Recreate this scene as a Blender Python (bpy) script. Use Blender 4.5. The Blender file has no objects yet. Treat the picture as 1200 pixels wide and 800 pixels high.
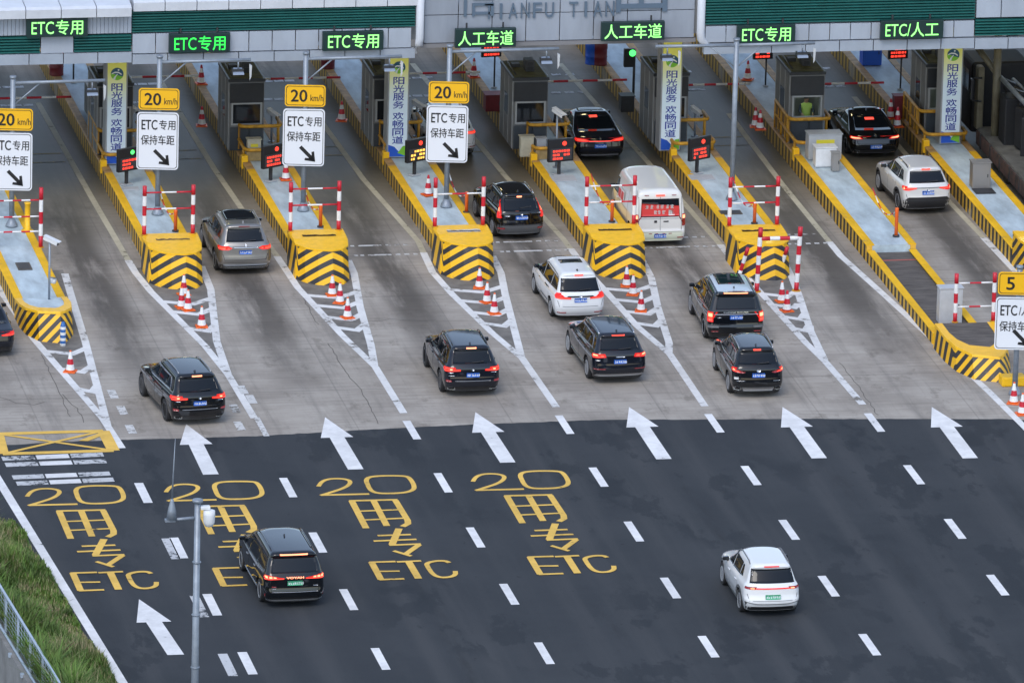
import bpy, bmesh, math, random
from mathutils import Vector, Matrix
from mathutils.bvhtree import BVHTree
random.seed(7)
S = bpy.context.scene
C = S.collection
PI = math.pi
R = math.radians

# ------------------------------------------------------------------ camera and world
CF = 10882.623
CAM = Vector((-57.46214667, -302.69058158, 90.01504533))
CR = Vector((0.9830641721726576, -0.18162902836489148, 0.024407565407063483))
CU = Vector((0.027822426173431725, 0.27955772409700835, 0.9597256855474511))
CW = Vector((0.18113736719876042, 0.9427928589849026, -0.2798765428744878))
cd = bpy.data.cameras.new("camera"); co = bpy.data.objects.new("camera", cd); C.objects.link(co)
cd.sensor_fit = 'HORIZONTAL'; cd.sensor_width = 36.0; cd.lens = CF / 1200 * 36
cd.clip_start = 5; cd.clip_end = 4000
m = Matrix((CR, CU, -CW)).transposed().to_4x4(); m.translation = CAM
co.matrix_world = m
S.camera = co

def ray(px, py):
    return CR * ((px - 600) / CF) - CU * ((py - 400) / CF) + CW
def at(px, py, z=0.0):
    d = ray(px, py); return CAM + d * ((z - CAM.z) / d.z)
def on_y(px, py, Y):
    d = ray(px, py); return CAM + d * ((Y - CAM.y) / d.y)

SUN_EL, SUN_AZ = 50.0, 205.0
w = bpy.data.worlds.new("World"); S.world = w; w.use_nodes = True
nt = w.node_tree
bg = nt.nodes['Background']; bg.inputs['Strength'].default_value = 0.15
sky = nt.nodes.new('ShaderNodeTexSky'); sky.sky_type = 'NISHITA'; sky.sun_disc = False
sky.sun_elevation = R(SUN_EL); sky.sun_rotation = R(SUN_AZ)
sky.air_density = 1.0; sky.dust_density = 1.0; sky.ozone_density = 1.0
hs = nt.nodes.new('ShaderNodeHueSaturation'); hs.inputs['Saturation'].default_value = .82   # overcast: a paler sky
nt.links.new(sky.outputs[0], hs.inputs['Color']); nt.links.new(hs.outputs[0], bg.inputs[0])
sd = bpy.data.lights.new("sun", 'SUN'); so = bpy.data.objects.new("sun", sd); C.objects.link(so)
sd.energy = 0.7; sd.angle = R(25); sd.color = (1, .95, .88)
# direction towards the sun (rotation measured clockwise from +Y)
az = R(SUN_AZ); el = R(SUN_EL)
sv = Vector((math.sin(az) * math.cos(el), math.cos(az) * math.cos(el), math.sin(el)))
so.rotation_euler = (-sv).to_track_quat('-Z', 'Y').to_euler()
S.view_settings.view_transform = 'Standard'; S.view_settings.look = 'None'
S.view_settings.exposure = 0.8; S.view_settings.gamma = 1.0
S.view_settings.use_curve_mapping = False
S.cycles.use_denoising = True
S.cycles.max_bounces = 6
S.cycles.sample_clamp_indirect = 4

# ------------------------------------------------------------------ materials
MATS = {}
def pm(name, col, rough=.6, metal=0.0, var=0.0, scale=3.0, coat=0.0, bump=0.0, spec=.5, stretch=(1, 1, 1), dark=None):
    if name in MATS: return MATS[name]
    M = bpy.data.materials.new(name); M.use_nodes = True; n = M.node_tree; L = n.links
    b = n.nodes['Principled BSDF']
    b.inputs['Base Color'].default_value = (*col, 1); b.inputs['Roughness'].default_value = rough
    b.inputs['Metallic'].default_value = metal; b.inputs['Coat Weight'].default_value = coat
    b.inputs['Coat Roughness'].default_value = .05; b.inputs['Specular IOR Level'].default_value = spec
    if var or bump:
        tc = n.nodes.new('ShaderNodeTexCoord'); mp = n.nodes.new('ShaderNodeMapping')
        mp.inputs['Scale'].default_value = stretch
        L.new(tc.outputs['Object'], mp.inputs[0])
        nz = n.nodes.new('ShaderNodeTexNoise'); nz.inputs['Scale'].default_value = scale
        nz.inputs['Detail'].default_value = 8; nz.inputs['Roughness'].default_value = .65
        L.new(mp.outputs[0], nz.inputs['Vector'])
        if var:
            r = n.nodes.new('ShaderNodeValToRGB')
            r.color_ramp.elements[0].position = .33; r.color_ramp.elements[1].position = .68
            d = dark or tuple(c * (1 - var) for c in col)
            r.color_ramp.elements[0].color = (*d, 1)
            r.color_ramp.elements[1].color = (*[min(1, c * (1 + var * .5)) for c in col], 1)
            L.new(nz.outputs['Fac'], r.inputs[0]); L.new(r.outputs[0], b.inputs['Base Color'])
        if bump:
            bp = n.nodes.new('ShaderNodeBump'); bp.inputs['Strength'].default_value = bump
            bp.inputs['Distance'].default_value = .02
            L.new(nz.outputs['Fac'], bp.inputs['Height']); L.new(bp.outputs[0], b.inputs['Normal'])
    MATS[name] = M; return M

def em(name, col, strength):
    if name in MATS: return MATS[name]
    M = pm(name, tuple(c * .5 for c in col), .3)
    b = M.node_tree.nodes['Principled BSDF']
    b.inputs['Emission Color'].default_value = (*col, 1); b.inputs['Emission Strength'].default_value = strength
    return M

class NT:
    """small helper to write shader node maths"""
    def __init__(s, M):
        s.n = M.node_tree; s.L = s.n.links; s.b = s.n.nodes['Principled BSDF']
    def new(s, t): return s.n.nodes.new(t)
    def val(s, v, sock):
        if isinstance(v, (int, float)): sock.default_value = v
        else: s.L.new(v, sock)
    def m(s, op, a, b=0.0, c=0.0):
        k = s.new('ShaderNodeMath'); k.operation = op
        s.val(a, k.inputs[0]); s.val(b, k.inputs[1]); s.val(c, k.inputs[2]); return k.outputs[0]
    def sstep(s, x, lo, hi):
        k = s.new('ShaderNodeMapRange'); k.interpolation_type = 'SMOOTHSTEP'
        s.val(x, k.inputs[0]); k.inputs[1].default_value = lo; k.inputs[2].default_value = hi
        return k.outputs[0]
    def noise(s, vec, scale, detail=6, rough=.6, stretch=(1, 1, 1), loc=(0, 0, 0)):
        mp = s.new('ShaderNodeMapping'); mp.inputs['Scale'].default_value = stretch; mp.inputs['Location'].default_value = loc
        s.L.new(vec, mp.inputs[0])
        k = s.new('ShaderNodeTexNoise'); k.inputs['Scale'].default_value = scale
        k.inputs['Detail'].default_value = detail; k.inputs['Roughness'].default_value = rough
        s.L.new(mp.outputs[0], k.inputs['Vector']); return k.outputs['Fac']
    def mix(s, f, a, b):
        k = s.new('ShaderNodeMix'); k.data_type = 'RGBA'
        s.val(f, k.inputs[0])
        for v, i in ((a, 6), (b, 7)):
            if isinstance(v, tuple): k.inputs[i].default_value = (*v, 1)
            else: s.L.new(v, k.inputs[i])
        return k.outputs[2]
    def sep(s, v):
        k = s.new('ShaderNodeSeparateXYZ'); s.L.new(v, k.inputs[0]); return k.outputs

def shader(name, rough=.6, spec=.5):
    M = pm(name, (.5, .5, .5), rough, spec=spec); return M, NT(M)

# ------------------------------------------------------------------ mesh helpers
class MB:
    def __init__(s):
        s.bm = bmesh.new(); s.mats = []
    def mi(s, mat):
        if mat not in s.mats: s.mats.append(mat)
        return s.mats.index(mat)
    def _tag(s, faces, mat, smooth=False):
        i = s.mi(mat)
        for f in faces: f.material_index = i; f.smooth = smooth
    def box(s, c, d, mat, rz=0.0, bev=0.0, M=None):
        r = bmesh.ops.create_cube(s.bm, size=1)
        vs = r['verts']
        bmesh.ops.scale(s.bm, vec=d, verts=vs)
        fs = list({f for v in vs for f in v.link_faces})
        if bev:
            es = list({e for f in fs for e in f.edges})
            rr = bmesh.ops.bevel(s.bm, geom=es + vs, offset=bev, segments=2, affect='EDGES', profile=.5)
            fs = rr['faces'] + [f for f in fs if f.is_valid]
            vs = list({v for f in fs for v in f.verts})
        s._tag(fs, mat)
        mt = Matrix.Translation(c) @ Matrix.Rotation(rz, 4, 'Z')
        if M is not None: mt = M @ mt
        bmesh.ops.transform(s.bm, matrix=mt, verts=vs)
        return fs
    def face(s, pts, mat, smooth=False):
        f = s.bm.faces.new([s.bm.verts.new(p) for p in pts]); s._tag([f], mat, smooth); return f
    def prism(s, pts, vec, mat, smooth=False):
        """closed prism: polygon pts (3D) swept by vec"""
        vec = Vector(vec)
        a = [s.bm.verts.new(Vector(p)) for p in pts]; b = [s.bm.verts.new(Vector(p) + vec) for p in pts]
        fs = [s.bm.faces.new(a[::-1]), s.bm.faces.new(b)]
        n = len(a)
        for i in range(n):
            f = s.bm.faces.new([a[i], a[(i + 1) % n], b[(i + 1) % n], b[i]]); fs.append(f)
        s._tag(fs, mat)
        bmesh.ops.recalc_face_normals(s.bm, faces=fs)
        return fs
    def tube(s, pts, r, mat, n=10, cap=True):
        pts = [Vector(p) for p in pts]; rings = []
        rr = r if isinstance(r, (list, tuple)) else [r] * len(pts)
        for i, p in enumerate(pts):
            a = pts[max(i - 1, 0)]; b = pts[min(i + 1, len(pts) - 1)]
            d = (b - a).normalized()
            ref = Vector((0, 0, 1)) if abs(d.z) < .9 else Vector((1, 0, 0))
            u = d.cross(ref).normalized(); v = d.cross(u)
            rings.append([s.bm.verts.new(p + (u * math.cos(2 * PI * k / n) + v * math.sin(2 * PI * k / n)) * rr[i]) for k in range(n)])
        fs = []
        for A, B in zip(rings, rings[1:]):
            for k in range(n): fs.append(s.bm.faces.new([A[k], A[(k + 1) % n], B[(k + 1) % n], B[k]]))
        s._tag(fs, mat, True)
        if cap:
            cf = [s.bm.faces.new(rings[0][::-1]), s.bm.faces.new(rings[-1])]; s._tag(cf, mat); fs += cf
        bmesh.ops.recalc_face_normals(s.bm, faces=fs)
        return fs
    def lathe(s, prof, c, mat, n=20, axis='Z', mats=None, smooth=True):
        """prof: (r, h) pairs; mats: one material per segment"""
        c = Vector(c); rings = []
        def P(r, h, a):
            if axis == 'Z': return c + Vector((r * math.cos(a), r * math.sin(a), h))
            if axis == 'X': return c + Vector((h, r * math.cos(a), r * math.sin(a)))
            return c + Vector((r * math.cos(a), h, r * math.sin(a)))
        for r, h in prof:
            rings.append([s.bm.verts.new(P(max(r, 1e-4), h, 2 * PI * k / n)) for k in range(n)])
        al = []
        for i, (A, B) in enumerate(zip(rings, rings[1:])):
            fs = [s.bm.faces.new([A[k], A[(k + 1) % n], B[(k + 1) % n], B[k]]) for k in range(n)]
            s._tag(fs, mats[i] if mats else mat, smooth); al += fs
        for rg, mt in ((rings[0], mats[0] if mats else mat), (rings[-1], mats[-1] if mats else mat)):
            f = s.bm.faces.new(rg); s._tag([f], mt); al.append(f)
        bmesh.ops.recalc_face_normals(s.bm, faces=al)
        return al
    def loft(s, rings, mat, smooth=True, cap=True):
        rv = [[s.bm.verts.new(p) for p in r] for r in rings]; n = len(rv[0]); fs = []
        for A, B in zip(rv, rv[1:]):
            for k in range(n): fs.append(s.bm.faces.new([A[k], A[(k + 1) % n], B[(k + 1) % n], B[k]]))
        if cap: fs += [s.bm.faces.new(rv[0][::-1]), s.bm.faces.new(rv[-1])]
        s._tag(fs, mat, smooth)
        bmesh.ops.recalc_face_normals(s.bm, faces=fs)
        return fs
    def geo(s, g, M, mat):
        """append (verts, faces) transformed by M"""
        V = [s.bm.verts.new(M @ v) for v in g[0]]
        fs = []
        for f in g[1]:
            try: fs.append(s.bm.faces.new([V[i] for i in f]))
            except ValueError: pass
        s._tag(fs, mat)
    def mesh(s, name, sharp=None):
        me = bpy.data.meshes.new(name); s.bm.to_mesh(me); s.bm.free()
        for m in s.mats: me.materials.append(m)
        if sharp is not None: me.set_sharp_from_angle(angle=R(sharp))
        return me
    def obj(s, name, parent=None, sharp=None):
        return link(name, s.mesh(name, sharp), parent)

def link(name, me, parent=None):
    o = bpy.data.objects.new(name, me); C.objects.link(o)
    if parent is not None: o.parent = parent
    return o
def tag(o, label, cat, group=None):
    o['label'] = label; o['category'] = cat
    if group: o['group'] = group
    return o
def thing(name, label, cat, loc=(0, 0, 0), rz=0.0, group=None):
    o = bpy.data.objects.new(name, None); C.objects.link(o); o.empty_display_size = .2
    o.location = loc; o.rotation_euler = (0, 0, rz)
    return tag(o, label, cat, group)
def struct(o): o['kind'] = 'structure'; return o
def dup(root, loc, rz=0.0, label=None):
    r = root.copy(); C.objects.link(r); r.location = loc; r.rotation_euler = (0, 0, rz)
    if label: r['label'] = label
    def kids(a, b):
        for ch in list(a.children):
            c = ch.copy(); C.objects.link(c); c.parent = b; kids(ch, c)
    kids(root, r)
    return r

_TX = {}
def text_geo(body, bold=0.0, shear=0.0):
    """glyph outlines as flat geometry, one em high, centred on its box; returns verts, faces, size"""
    k = (body, bold, shear)
    if k in _TX: return _TX[k]
    c = bpy.data.curves.new("t", 'FONT'); c.body = body; c.offset = bold; c.shear = shear; c.resolution_u = 3
    o = bpy.data.objects.new("t", c); C.objects.link(o)
    dg = bpy.context.evaluated_depsgraph_get(); ev = o.evaluated_get(dg); me = ev.to_mesh()
    V = [Vector((v.co.x, v.co.y, 0)) for v in me.vertices]; F = [tuple(p.vertices) for p in me.polygons]
    ev.to_mesh_clear(); bpy.data.objects.remove(o); bpy.data.curves.remove(c)
    x0 = min(v.x for v in V); x1 = max(v.x for v in V); y0 = min(v.y for v in V); y1 = max(v.y for v in V)
    mid = Vector(((x0 + x1) / 2, (y0 + y1) / 2, 0))
    V = [v - mid for v in V]
    _TX[k] = (V, F, (x1 - x0, y1 - y0)); return _TX[k]
def put_text(mb, body, c, w, h, mat, bold=0.0, axis='XZ', M=None, lift=0.0):
    """fit text into w x h, centred at c; axis XZ faces -Y"""
    V, F, (tw, th) = text_geo(body)
    sx, sy = w / tw, h / th
    if bold:      # heavier strokes: shifted copies, each a hair in front of the last
        for j, (ox, oz) in enumerate(((-1, 0), (1, 0), (0, .8), (0, -.8))):
            o = bold * .5 * sy; c2 = (c[0] + ox * o, c[1], c[2] + oz * o) if axis == 'XZ' else (c[0] + ox * o, c[1] + oz * o, c[2])
            put_text(mb, body, c2, w, h, mat, 0, axis, M, lift + .0006 * (j + 1))
    if axis == 'XZ': T = Matrix(((sx, 0, 0, c[0]), (0, 0, 0, c[1] - lift), (0, sy, 0, c[2]), (0, 0, 0, 1)))
    else: T = Matrix(((sx, 0, 0, c[0]), (0, sy, 0, c[1]), (0, 0, 0, c[2] + lift), (0, 0, 0, 1)))
    if M is not None: T = M @ T
    mb.geo((V, F), T, mat)

def poly_xy(mb, pts, z, mat): mb.face([(p[0], p[1], z) for p in pts], mat)
def ribbon(mb, pts, wd, z, mat):
    """flat painted line of given width along pts (x, y)"""
    P = [Vector((p[0], p[1])) for p in pts]; Lf = []; Rt = []
    for i, p in enumerate(P):
        a = P[max(i - 1, 0)]; b = P[min(i + 1, len(P) - 1)]
        d = (b - a).normalized(); nrm = Vector((-d.y, d.x))
        if 0 < i < len(P) - 1:
            d1 = (p - P[i - 1]).normalized(); n1 = Vector((-d1.y, d1.x)); k = max(.4, nrm.dot(n1)); q = wd / 2 / k
        else: q = wd / 2
        Lf.append(p + nrm * q); Rt.append(p - nrm * q)
    for i in range(len(P) - 1):
        mb.face([(*Rt[i], z), (*Rt[i + 1], z), (*Lf[i + 1], z), (*Lf[i], z)], mat)
# ------------------------------------------------------------------ surface shaders
def mk_concrete():
    M, t = shader("lane_concrete", .75, .2); g = t.new('ShaderNodeTexCoord').outputs['Object']
    x, y, z = t.sep(g)
    big = t.noise(g, .35, 6, .6); fine = t.noise(g, 3, 8, .7, (.12, 1.6, 1)); speck = t.noise(g, 14, 6, .8)
    col = t.mix(t.sstep(big, .35, .65), (.30, .27, .236), (.405, .37, .326))
    col = t.mix(t.m('MULTIPLY', t.sstep(fine, .42, .72), .4), col, (.17, .15, .127))
    col = t.mix(t.m('MULTIPLY', t.sstep(speck, .55, .8), .3), col, (.16, .15, .14))
    blot = t.noise(g, 1.1, 10, .72, (1, .6, 1), (2, 7, 0))
    col = t.mix(t.m('MULTIPLY', t.sstep(blot, .54, .66), .5), col, (.16, .14, .115))
    col = t.mix(t.m('MULTIPLY', t.sstep(t.noise(g, .9, 9, .7, (1, .5, 1), (21, 5, 0)), .57, .66), .35), col, (.44, .41, .36))
    # tyre and oil streaks along the lanes
    fr = t.m('FRACT', t.m('ADD', t.m('DIVIDE', t.m('ADD', x, 7.2), 5.28), 100.5))
    d = t.m('MULTIPLY', t.m('ABSOLUTE', t.m('SUBTRACT', fr, .5)), 5.28)
    st = t.m('SUBTRACT', 1.0, t.sstep(d, .25, 1.25))
    ns = t.noise(g, .55, 7, .65, (1.6, .22, 1))
    st = t.m('MULTIPLY', st, t.sstep(ns, .28, .54))
    st = t.m('MULTIPLY', t.m('MULTIPLY', st, t.sstep(y, -9, 7)), t.m('MULTIPLY', t.sstep(y, 60, 48), t.m('MULTIPLY', t.sstep(x, -24, -18), t.sstep(x, 34, 28))))
    col = t.mix(t.m('MULTIPLY', st, .85), col, (.07, .062, .054))
    # light traffic polish lines further out
    ns2 = t.noise(g, .5, 7, .7, (2.2, .12, 1), (7, 3, 0))
    col = t.mix(t.m('MULTIPLY', t.sstep(ns2, .48, .72), .55), col, (.13, .122, .112))
    # canopy shade painted dark olive into the concrete between the booths, also smoother
    shaded = t.m('MULTIPLY', t.sstep(y, 11, 24), t.m('SUBTRACT', 1.0, t.m('MULTIPLY', t.sstep(y, 33, 40), .5)))
    col = t.mix(t.m('MULTIPLY', shaded, .8), col, (.098, .086, .054))
    # slab joints
    fy = t.m('FRACT', t.m('ADD', t.m('DIVIDE', t.m('ADD', y, t.m('MULTIPLY', big, .05)), 5.6), 50.33))
    jt = t.m('LESS_THAN', t.m('ABSOLUTE', t.m('SUBTRACT', fy, .5)), .0035)
    fx = t.m('FRACT', t.m('ADD', t.m('DIVIDE', t.m('ADD', x, 3.6), 5.28), 50.0))
    jx = t.m('LESS_THAN', t.m('ABSOLUTE', t.m('SUBTRACT', fx, .5)), .005)
    col = t.mix(t.m('MULTIPLY', t.m('MAXIMUM', jt, t.m('MULTIPLY', jx, .5)), .45), col, (.08, .075, .07))
    t.L.new(col, t.b.inputs['Base Color'])
    t.val(t.m('SUBTRACT', .8, t.m('MULTIPLY', shaded, .35)), t.b.inputs['Roughness'])
    bp = t.new('ShaderNodeBump'); bp.inputs['Strength'].default_value = .25; bp.inputs['Distance'].default_value = .01
    t.L.new(speck, bp.inputs['Height']); t.L.new(bp.outputs[0], t.b.inputs['Normal'])
    return M
def mk_asphalt():
    M, t = shader("road_asphalt", .8, .12); g = t.new('ShaderNodeTexCoord').outputs['Object']
    big = t.noise(g, .16, 5, .6); mid = t.noise(g, .42, 9, .68, (1.25, .55, 1)); lng = t.noise(g, .5, 6, .6, (1.8, .1, 1), (3, 1, 0))
    grit = t.noise(g, 22, 5, .8)
    col = t.mix(t.sstep(big, .3, .7), (.038, .043, .049), (.050, .055, .061))
    col = t.mix(t.m('MULTIPLY', t.sstep(lng, .45, .75), .6), col, (.062, .066, .070))
    x, y, z = t.sep(g)
    fr = t.m('FRACT', t.m('ADD', t.m('DIVIDE', t.m('SUBTRACT', x, .75), 5.25), 100.0))
    dd = t.m('MULTIPLY', t.m('ABSOLUTE', t.m('SUBTRACT', fr, .5)), 5.25)
    trk = t.m('SUBTRACT', 1.0, t.sstep(t.m('ABSOLUTE', t.m('SUBTRACT', dd, .82)), .12, .5))
    col = t.mix(t.m('MULTIPLY', trk, t.m('MULTIPLY', t.sstep(lng, .3, .6), .4)), col, (.070, .073, .077))
    oil = t.m('MULTIPLY', t.m('SUBTRACT', 1.0, t.sstep(dd, .05, .4)), t.sstep(t.noise(g, .7, 8, .7, (1.5, .25, 1), (4, 9, 0)), .45, .7))
    col = t.mix(t.m('MULTIPLY', oil, .5), col, (.026, .028, .03))
    spots = t.sstep(t.noise(g, 3.5, 4, .5, (1, .7, 1), (8, 1, 0)), .70, .74)
    col = t.mix(t.m('MULTIPLY', spots, .6), col, (.024, .026, .028))
    damp = t.m('MULTIPLY', t.sstep(mid, .53, .565), t.sstep(t.noise(g, .13, 3, .5, (1, .6, 1), (9, 2, 0)), .44, .54))
    col = t.mix(t.m('MULTIPLY', damp, .55), col, (.022, .026, .031))
    col = t.mix(t.m('MULTIPLY', t.sstep(grit, .5, .85), .45), col, (.11, .11, .11))
    t.L.new(col, t.b.inputs['Base Color'])
    t.val(t.m('SUBTRACT', .85, t.m('MULTIPLY', damp, .1)), t.b.inputs['Roughness'])
    bp = t.new('ShaderNodeBump'); bp.inputs['Strength'].default_value = .35; bp.inputs['Distance'].default_value = .008
    t.L.new(grit, bp.inputs['Height']); t.L.new(bp.outputs[0], t.b.inputs['Normal'])
    return M
def mk_paint(name, col, under, wear, sc=2.2):
    """road paint rubbed through to the surface below in patches"""
    M, t = shader(name, .65, .2); g = t.new('ShaderNodeTexCoord').outputs['Object']
    n1 = t.noise(g, sc, 8, .72); n2 = t.noise(g, .5, 4, .5)
    f = t.sstep(t.m('ADD', n1, t.m('MULTIPLY', t.m('SUBTRACT', n2, .5), .5)), wear, wear + .1)
    c = t.mix(t.sstep(t.m('ADD', t.m('MULTIPLY', n1, .5), t.m('MULTIPLY', n2, .5)), .38, .6), col, tuple(v * .80 for v in col))
    t.L.new(t.mix(f, c, under), t.b.inputs['Base Color']); return M
def mk_stripes(name, period, duty, dirt=.5):
    """yellow kerb side with dark upright bars, chipped and dirty towards no particular end"""
    M, t = shader(name, .65); g = t.new('ShaderNodeTexCoord').outputs['Object']; x, y, z = t.sep(g)
    fr = t.m('FRACT', t.m('ADD', t.m('DIVIDE', y, period), 100.0))
    k = t.m('LESS_THAN', fr, duty)
    n = t.noise(g, 3.2, 8, .7); n2 = t.noise(g, .45, 4, .6)
    col = t.mix(k, (.72, .42, .04), (.028, .026, .024))
    col = t.mix(t.m('MULTIPLY', t.sstep(n, .5, .72), dirt), col, (.14, .115, .085))
    col = t.mix(t.m('MULTIPLY', t.sstep(n2, .60, .68), .8), col, (.36, .34, .30))
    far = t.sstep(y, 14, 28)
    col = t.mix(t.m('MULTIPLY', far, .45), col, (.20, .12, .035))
    t.L.new(col, t.b.inputs['Base Color']); return M
def mk_chevron(name, ky, k, apex, period, duty, power=1.0):
    """black and yellow hazard chevrons round a block whose nose points to -Y"""
    M, t = shader(name, .5); g = t.new('ShaderNodeTexCoord').outputs['Object']; x, y, z = t.sep(g)
    ax = t.m('POWER', t.m('ABSOLUTE', t.m('SUBTRACT', x, apex)), power)
    side = t.sstep(t.m('ABSOLUTE', x), .90, .96)
    zz = t.m('MULTIPLY', z, t.m('SUBTRACT', 1.0, t.m('MULTIPLY', side, .75)))
    f = t.m('ADD', t.m('ADD', zz, t.m('MULTIPLY', ax, k)), t.m('MULTIPLY', y, ky))
    fr = t.m('FRACT', t.m('ADD', t.m('DIVIDE', f, period), 20.0))
    kk = t.m('LESS_THAN', fr, duty)
    n = t.noise(g, 4, 8, .7)
    col = t.mix(kk, (.92, .50, .01), (.03, .03, .033))
    col = t.mix(t.m('MULTIPLY', t.sstep(n, .56, .75), .6), col, (.2, .16, .1))
    t.L.new(col, t.b.inputs['Base Color']); return M

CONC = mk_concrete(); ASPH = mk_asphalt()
UA = (.035, .04, .045); UC = (.18, .165, .145)
WHITE_A = mk_paint("white_road_paint", (.80, .80, .80), UA, .655)
WHITE_C = mk_paint("white_lane_paint", (.76, .76, .75), UC, .575)
WHITE_W = mk_paint("worn_white_paint", (.62, .62, .61), UC, .50, 5)
WHITE_WA = mk_paint("faded_white_paint", (.55, .56, .57), UA, .52, 5)
YELL_A = mk_paint("yellow_road_paint", (.82, .52, .11), UA, .64)
YELL_C = mk_paint("yellow_edge_paint", (.88, .50, .02), (.32, .24, .12), .64, 1.6)
YELLOW = pm("yellow_paint", (.94, .52, .008), .45, var=.12, scale=5, coat=.1)
YDIRT = pm("grimy_yellow_paint", (.60, .30, .02), .55, var=.4, scale=4)
STRIPE = mk_stripes("kerb_stripes", .56, .52, .75)
CHEV = mk_chevron("hazard_chevrons", .42, .50, .22, .43, .47, 1.15)
CHEVN = mk_chevron("nose_chevrons", .75, 1.1, .3, .5, .5)
DECK = pm("island_deck_concrete", (.49, .585, .635), .6, var=.3, scale=1.6, stretch=(1, .35, 1))
DECKO = pm("old_paver_fill", (.115, .10, .088), .85, var=.45, scale=2.6, stretch=(.5, 2, 1))
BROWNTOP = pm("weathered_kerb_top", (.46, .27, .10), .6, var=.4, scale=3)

# ------------------------------------------------------------------ ground and road
b = MB(); poly_xy(b, [(-1500, -1500), (1500, -1500), (1500, 1500), (-1500, 1500)], -3.2, pm("lower_terrain", (.05, .05, .052), .9, var=.4, scale=.4))
struct(b.obj("terrain"))
def edge_x(y): return -18.85 + (y + 13.16) * -.0503      # the lane edge line leans slightly
def wall_x(y): return -20.86 + (y + 28) * -.0565
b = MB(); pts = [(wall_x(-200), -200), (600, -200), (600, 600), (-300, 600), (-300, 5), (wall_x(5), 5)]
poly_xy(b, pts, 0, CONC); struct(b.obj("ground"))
bnd = [at(px, py) for px, py in [(0, 522), (75, 517.5), (150, 515), (225, 513), (300, 511), (420, 504), (520, 499), (600, 495.5), (700, 492), (900, 491), (1050, 490.5), (1170, 491), (1200, 492)]]
bnd = [(bnd[0].x - 3, bnd[0].y)] + [(p.x, p.y) for p in bnd] + [(60, bnd[-1].y - 2)]
b = MB(); fine = []
for (x0, y0), (x1, y1) in zip(bnd, bnd[1:]):
    n = max(1, int((x1 - x0) / .25)); fine += [(x0 + (x1 - x0) * i / n, y0 + (y1 - y0) * i / n + random.uniform(-.035, .035)) for i in range(n)]
poly_xy(b, fine[::-1] + [(wall_x(fine[0][1]) + .3, fine[0][1]), (wall_x(-200) + .3, -200), (60, -200)], .006, ASPH)
struct(b.obj("road"))

def px_quad(mb, pts, z, mat): mb.face([at(*p, z) for p in pts], mat)
# lane dashes: 2 m long every 6 m along the five lane lines
b = MB()
for X, Y0 in ((-9.78, -14.49), (-4.62, -14.49), (.61, -14.40), (5.68, -14.75), (11.10, -15.22)):
    for n in range(-1, 7):
        if X == -9.78 and n < 0: continue
        y = Y0 - 6 * n; poly_xy(b, [(X, y - 2.15), (X + .27, y - 2.15), (X + .27, y), (X, y)], .010, WHITE_A)
for px, py in ((157, 566), (198, 630), (237, 696), (278, 764)):
    p = at(px, py); poly_xy(b, [(p.x, p.y - 2.2), (p.x + .3, p.y - 2.2), (p.x + .3, p.y), (p.x, p.y)], .010, WHITE_A)
for px, py in ((189, 631), (222, 698), (255, 766)):
    p = at(px, py); poly_xy(b, [(p.x, p.y - 2.2), (p.x + .3, p.y - 2.2), (p.x + .3, p.y), (p.x, p.y)], .010, WHITE_WA)
struct(b.obj("lane_dashes"))
b = MB(); y0, y1 = -12.2, -120
ribbon(b, [(edge_x(y) - .16, y) for y in (-12.2, -20, -28, -36, -60, -120)], .3, .010, WHITE_A); struct(b.obj("road_edge_line"))
# white arrows
for (tx, ty), (bx, by) in (((-11.91, -8.12), (-11.95, -13.87)), ((-7.14, -7.81), (-7.1, -13.8)), ((-1.99, -7.74), (-1.95, -13.56)), ((3.31, -7.67), (3.3, -13.71)),
                           ((8.51, -8.2), (8.49, -14.15)), ((13.58, -8.72), (13.53, -14.67)), ((-16.22, -26.83), (-15.89, -32.48))):
    b = MB(); h = ty - 2.35; q = lambda t: tx + (bx - tx) * t
    poly_xy(b, [(tx, ty), (q(.4) - .55, h), (q(.4) + .55, h)], .012, WHITE_A)
    poly_xy(b, [(q(.4) - .25, h), (bx - .26, by), (bx + .26, by), (q(.4) + .25, h)], .012, WHITE_A)
    struct(b.obj("road_arrow"))
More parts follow.
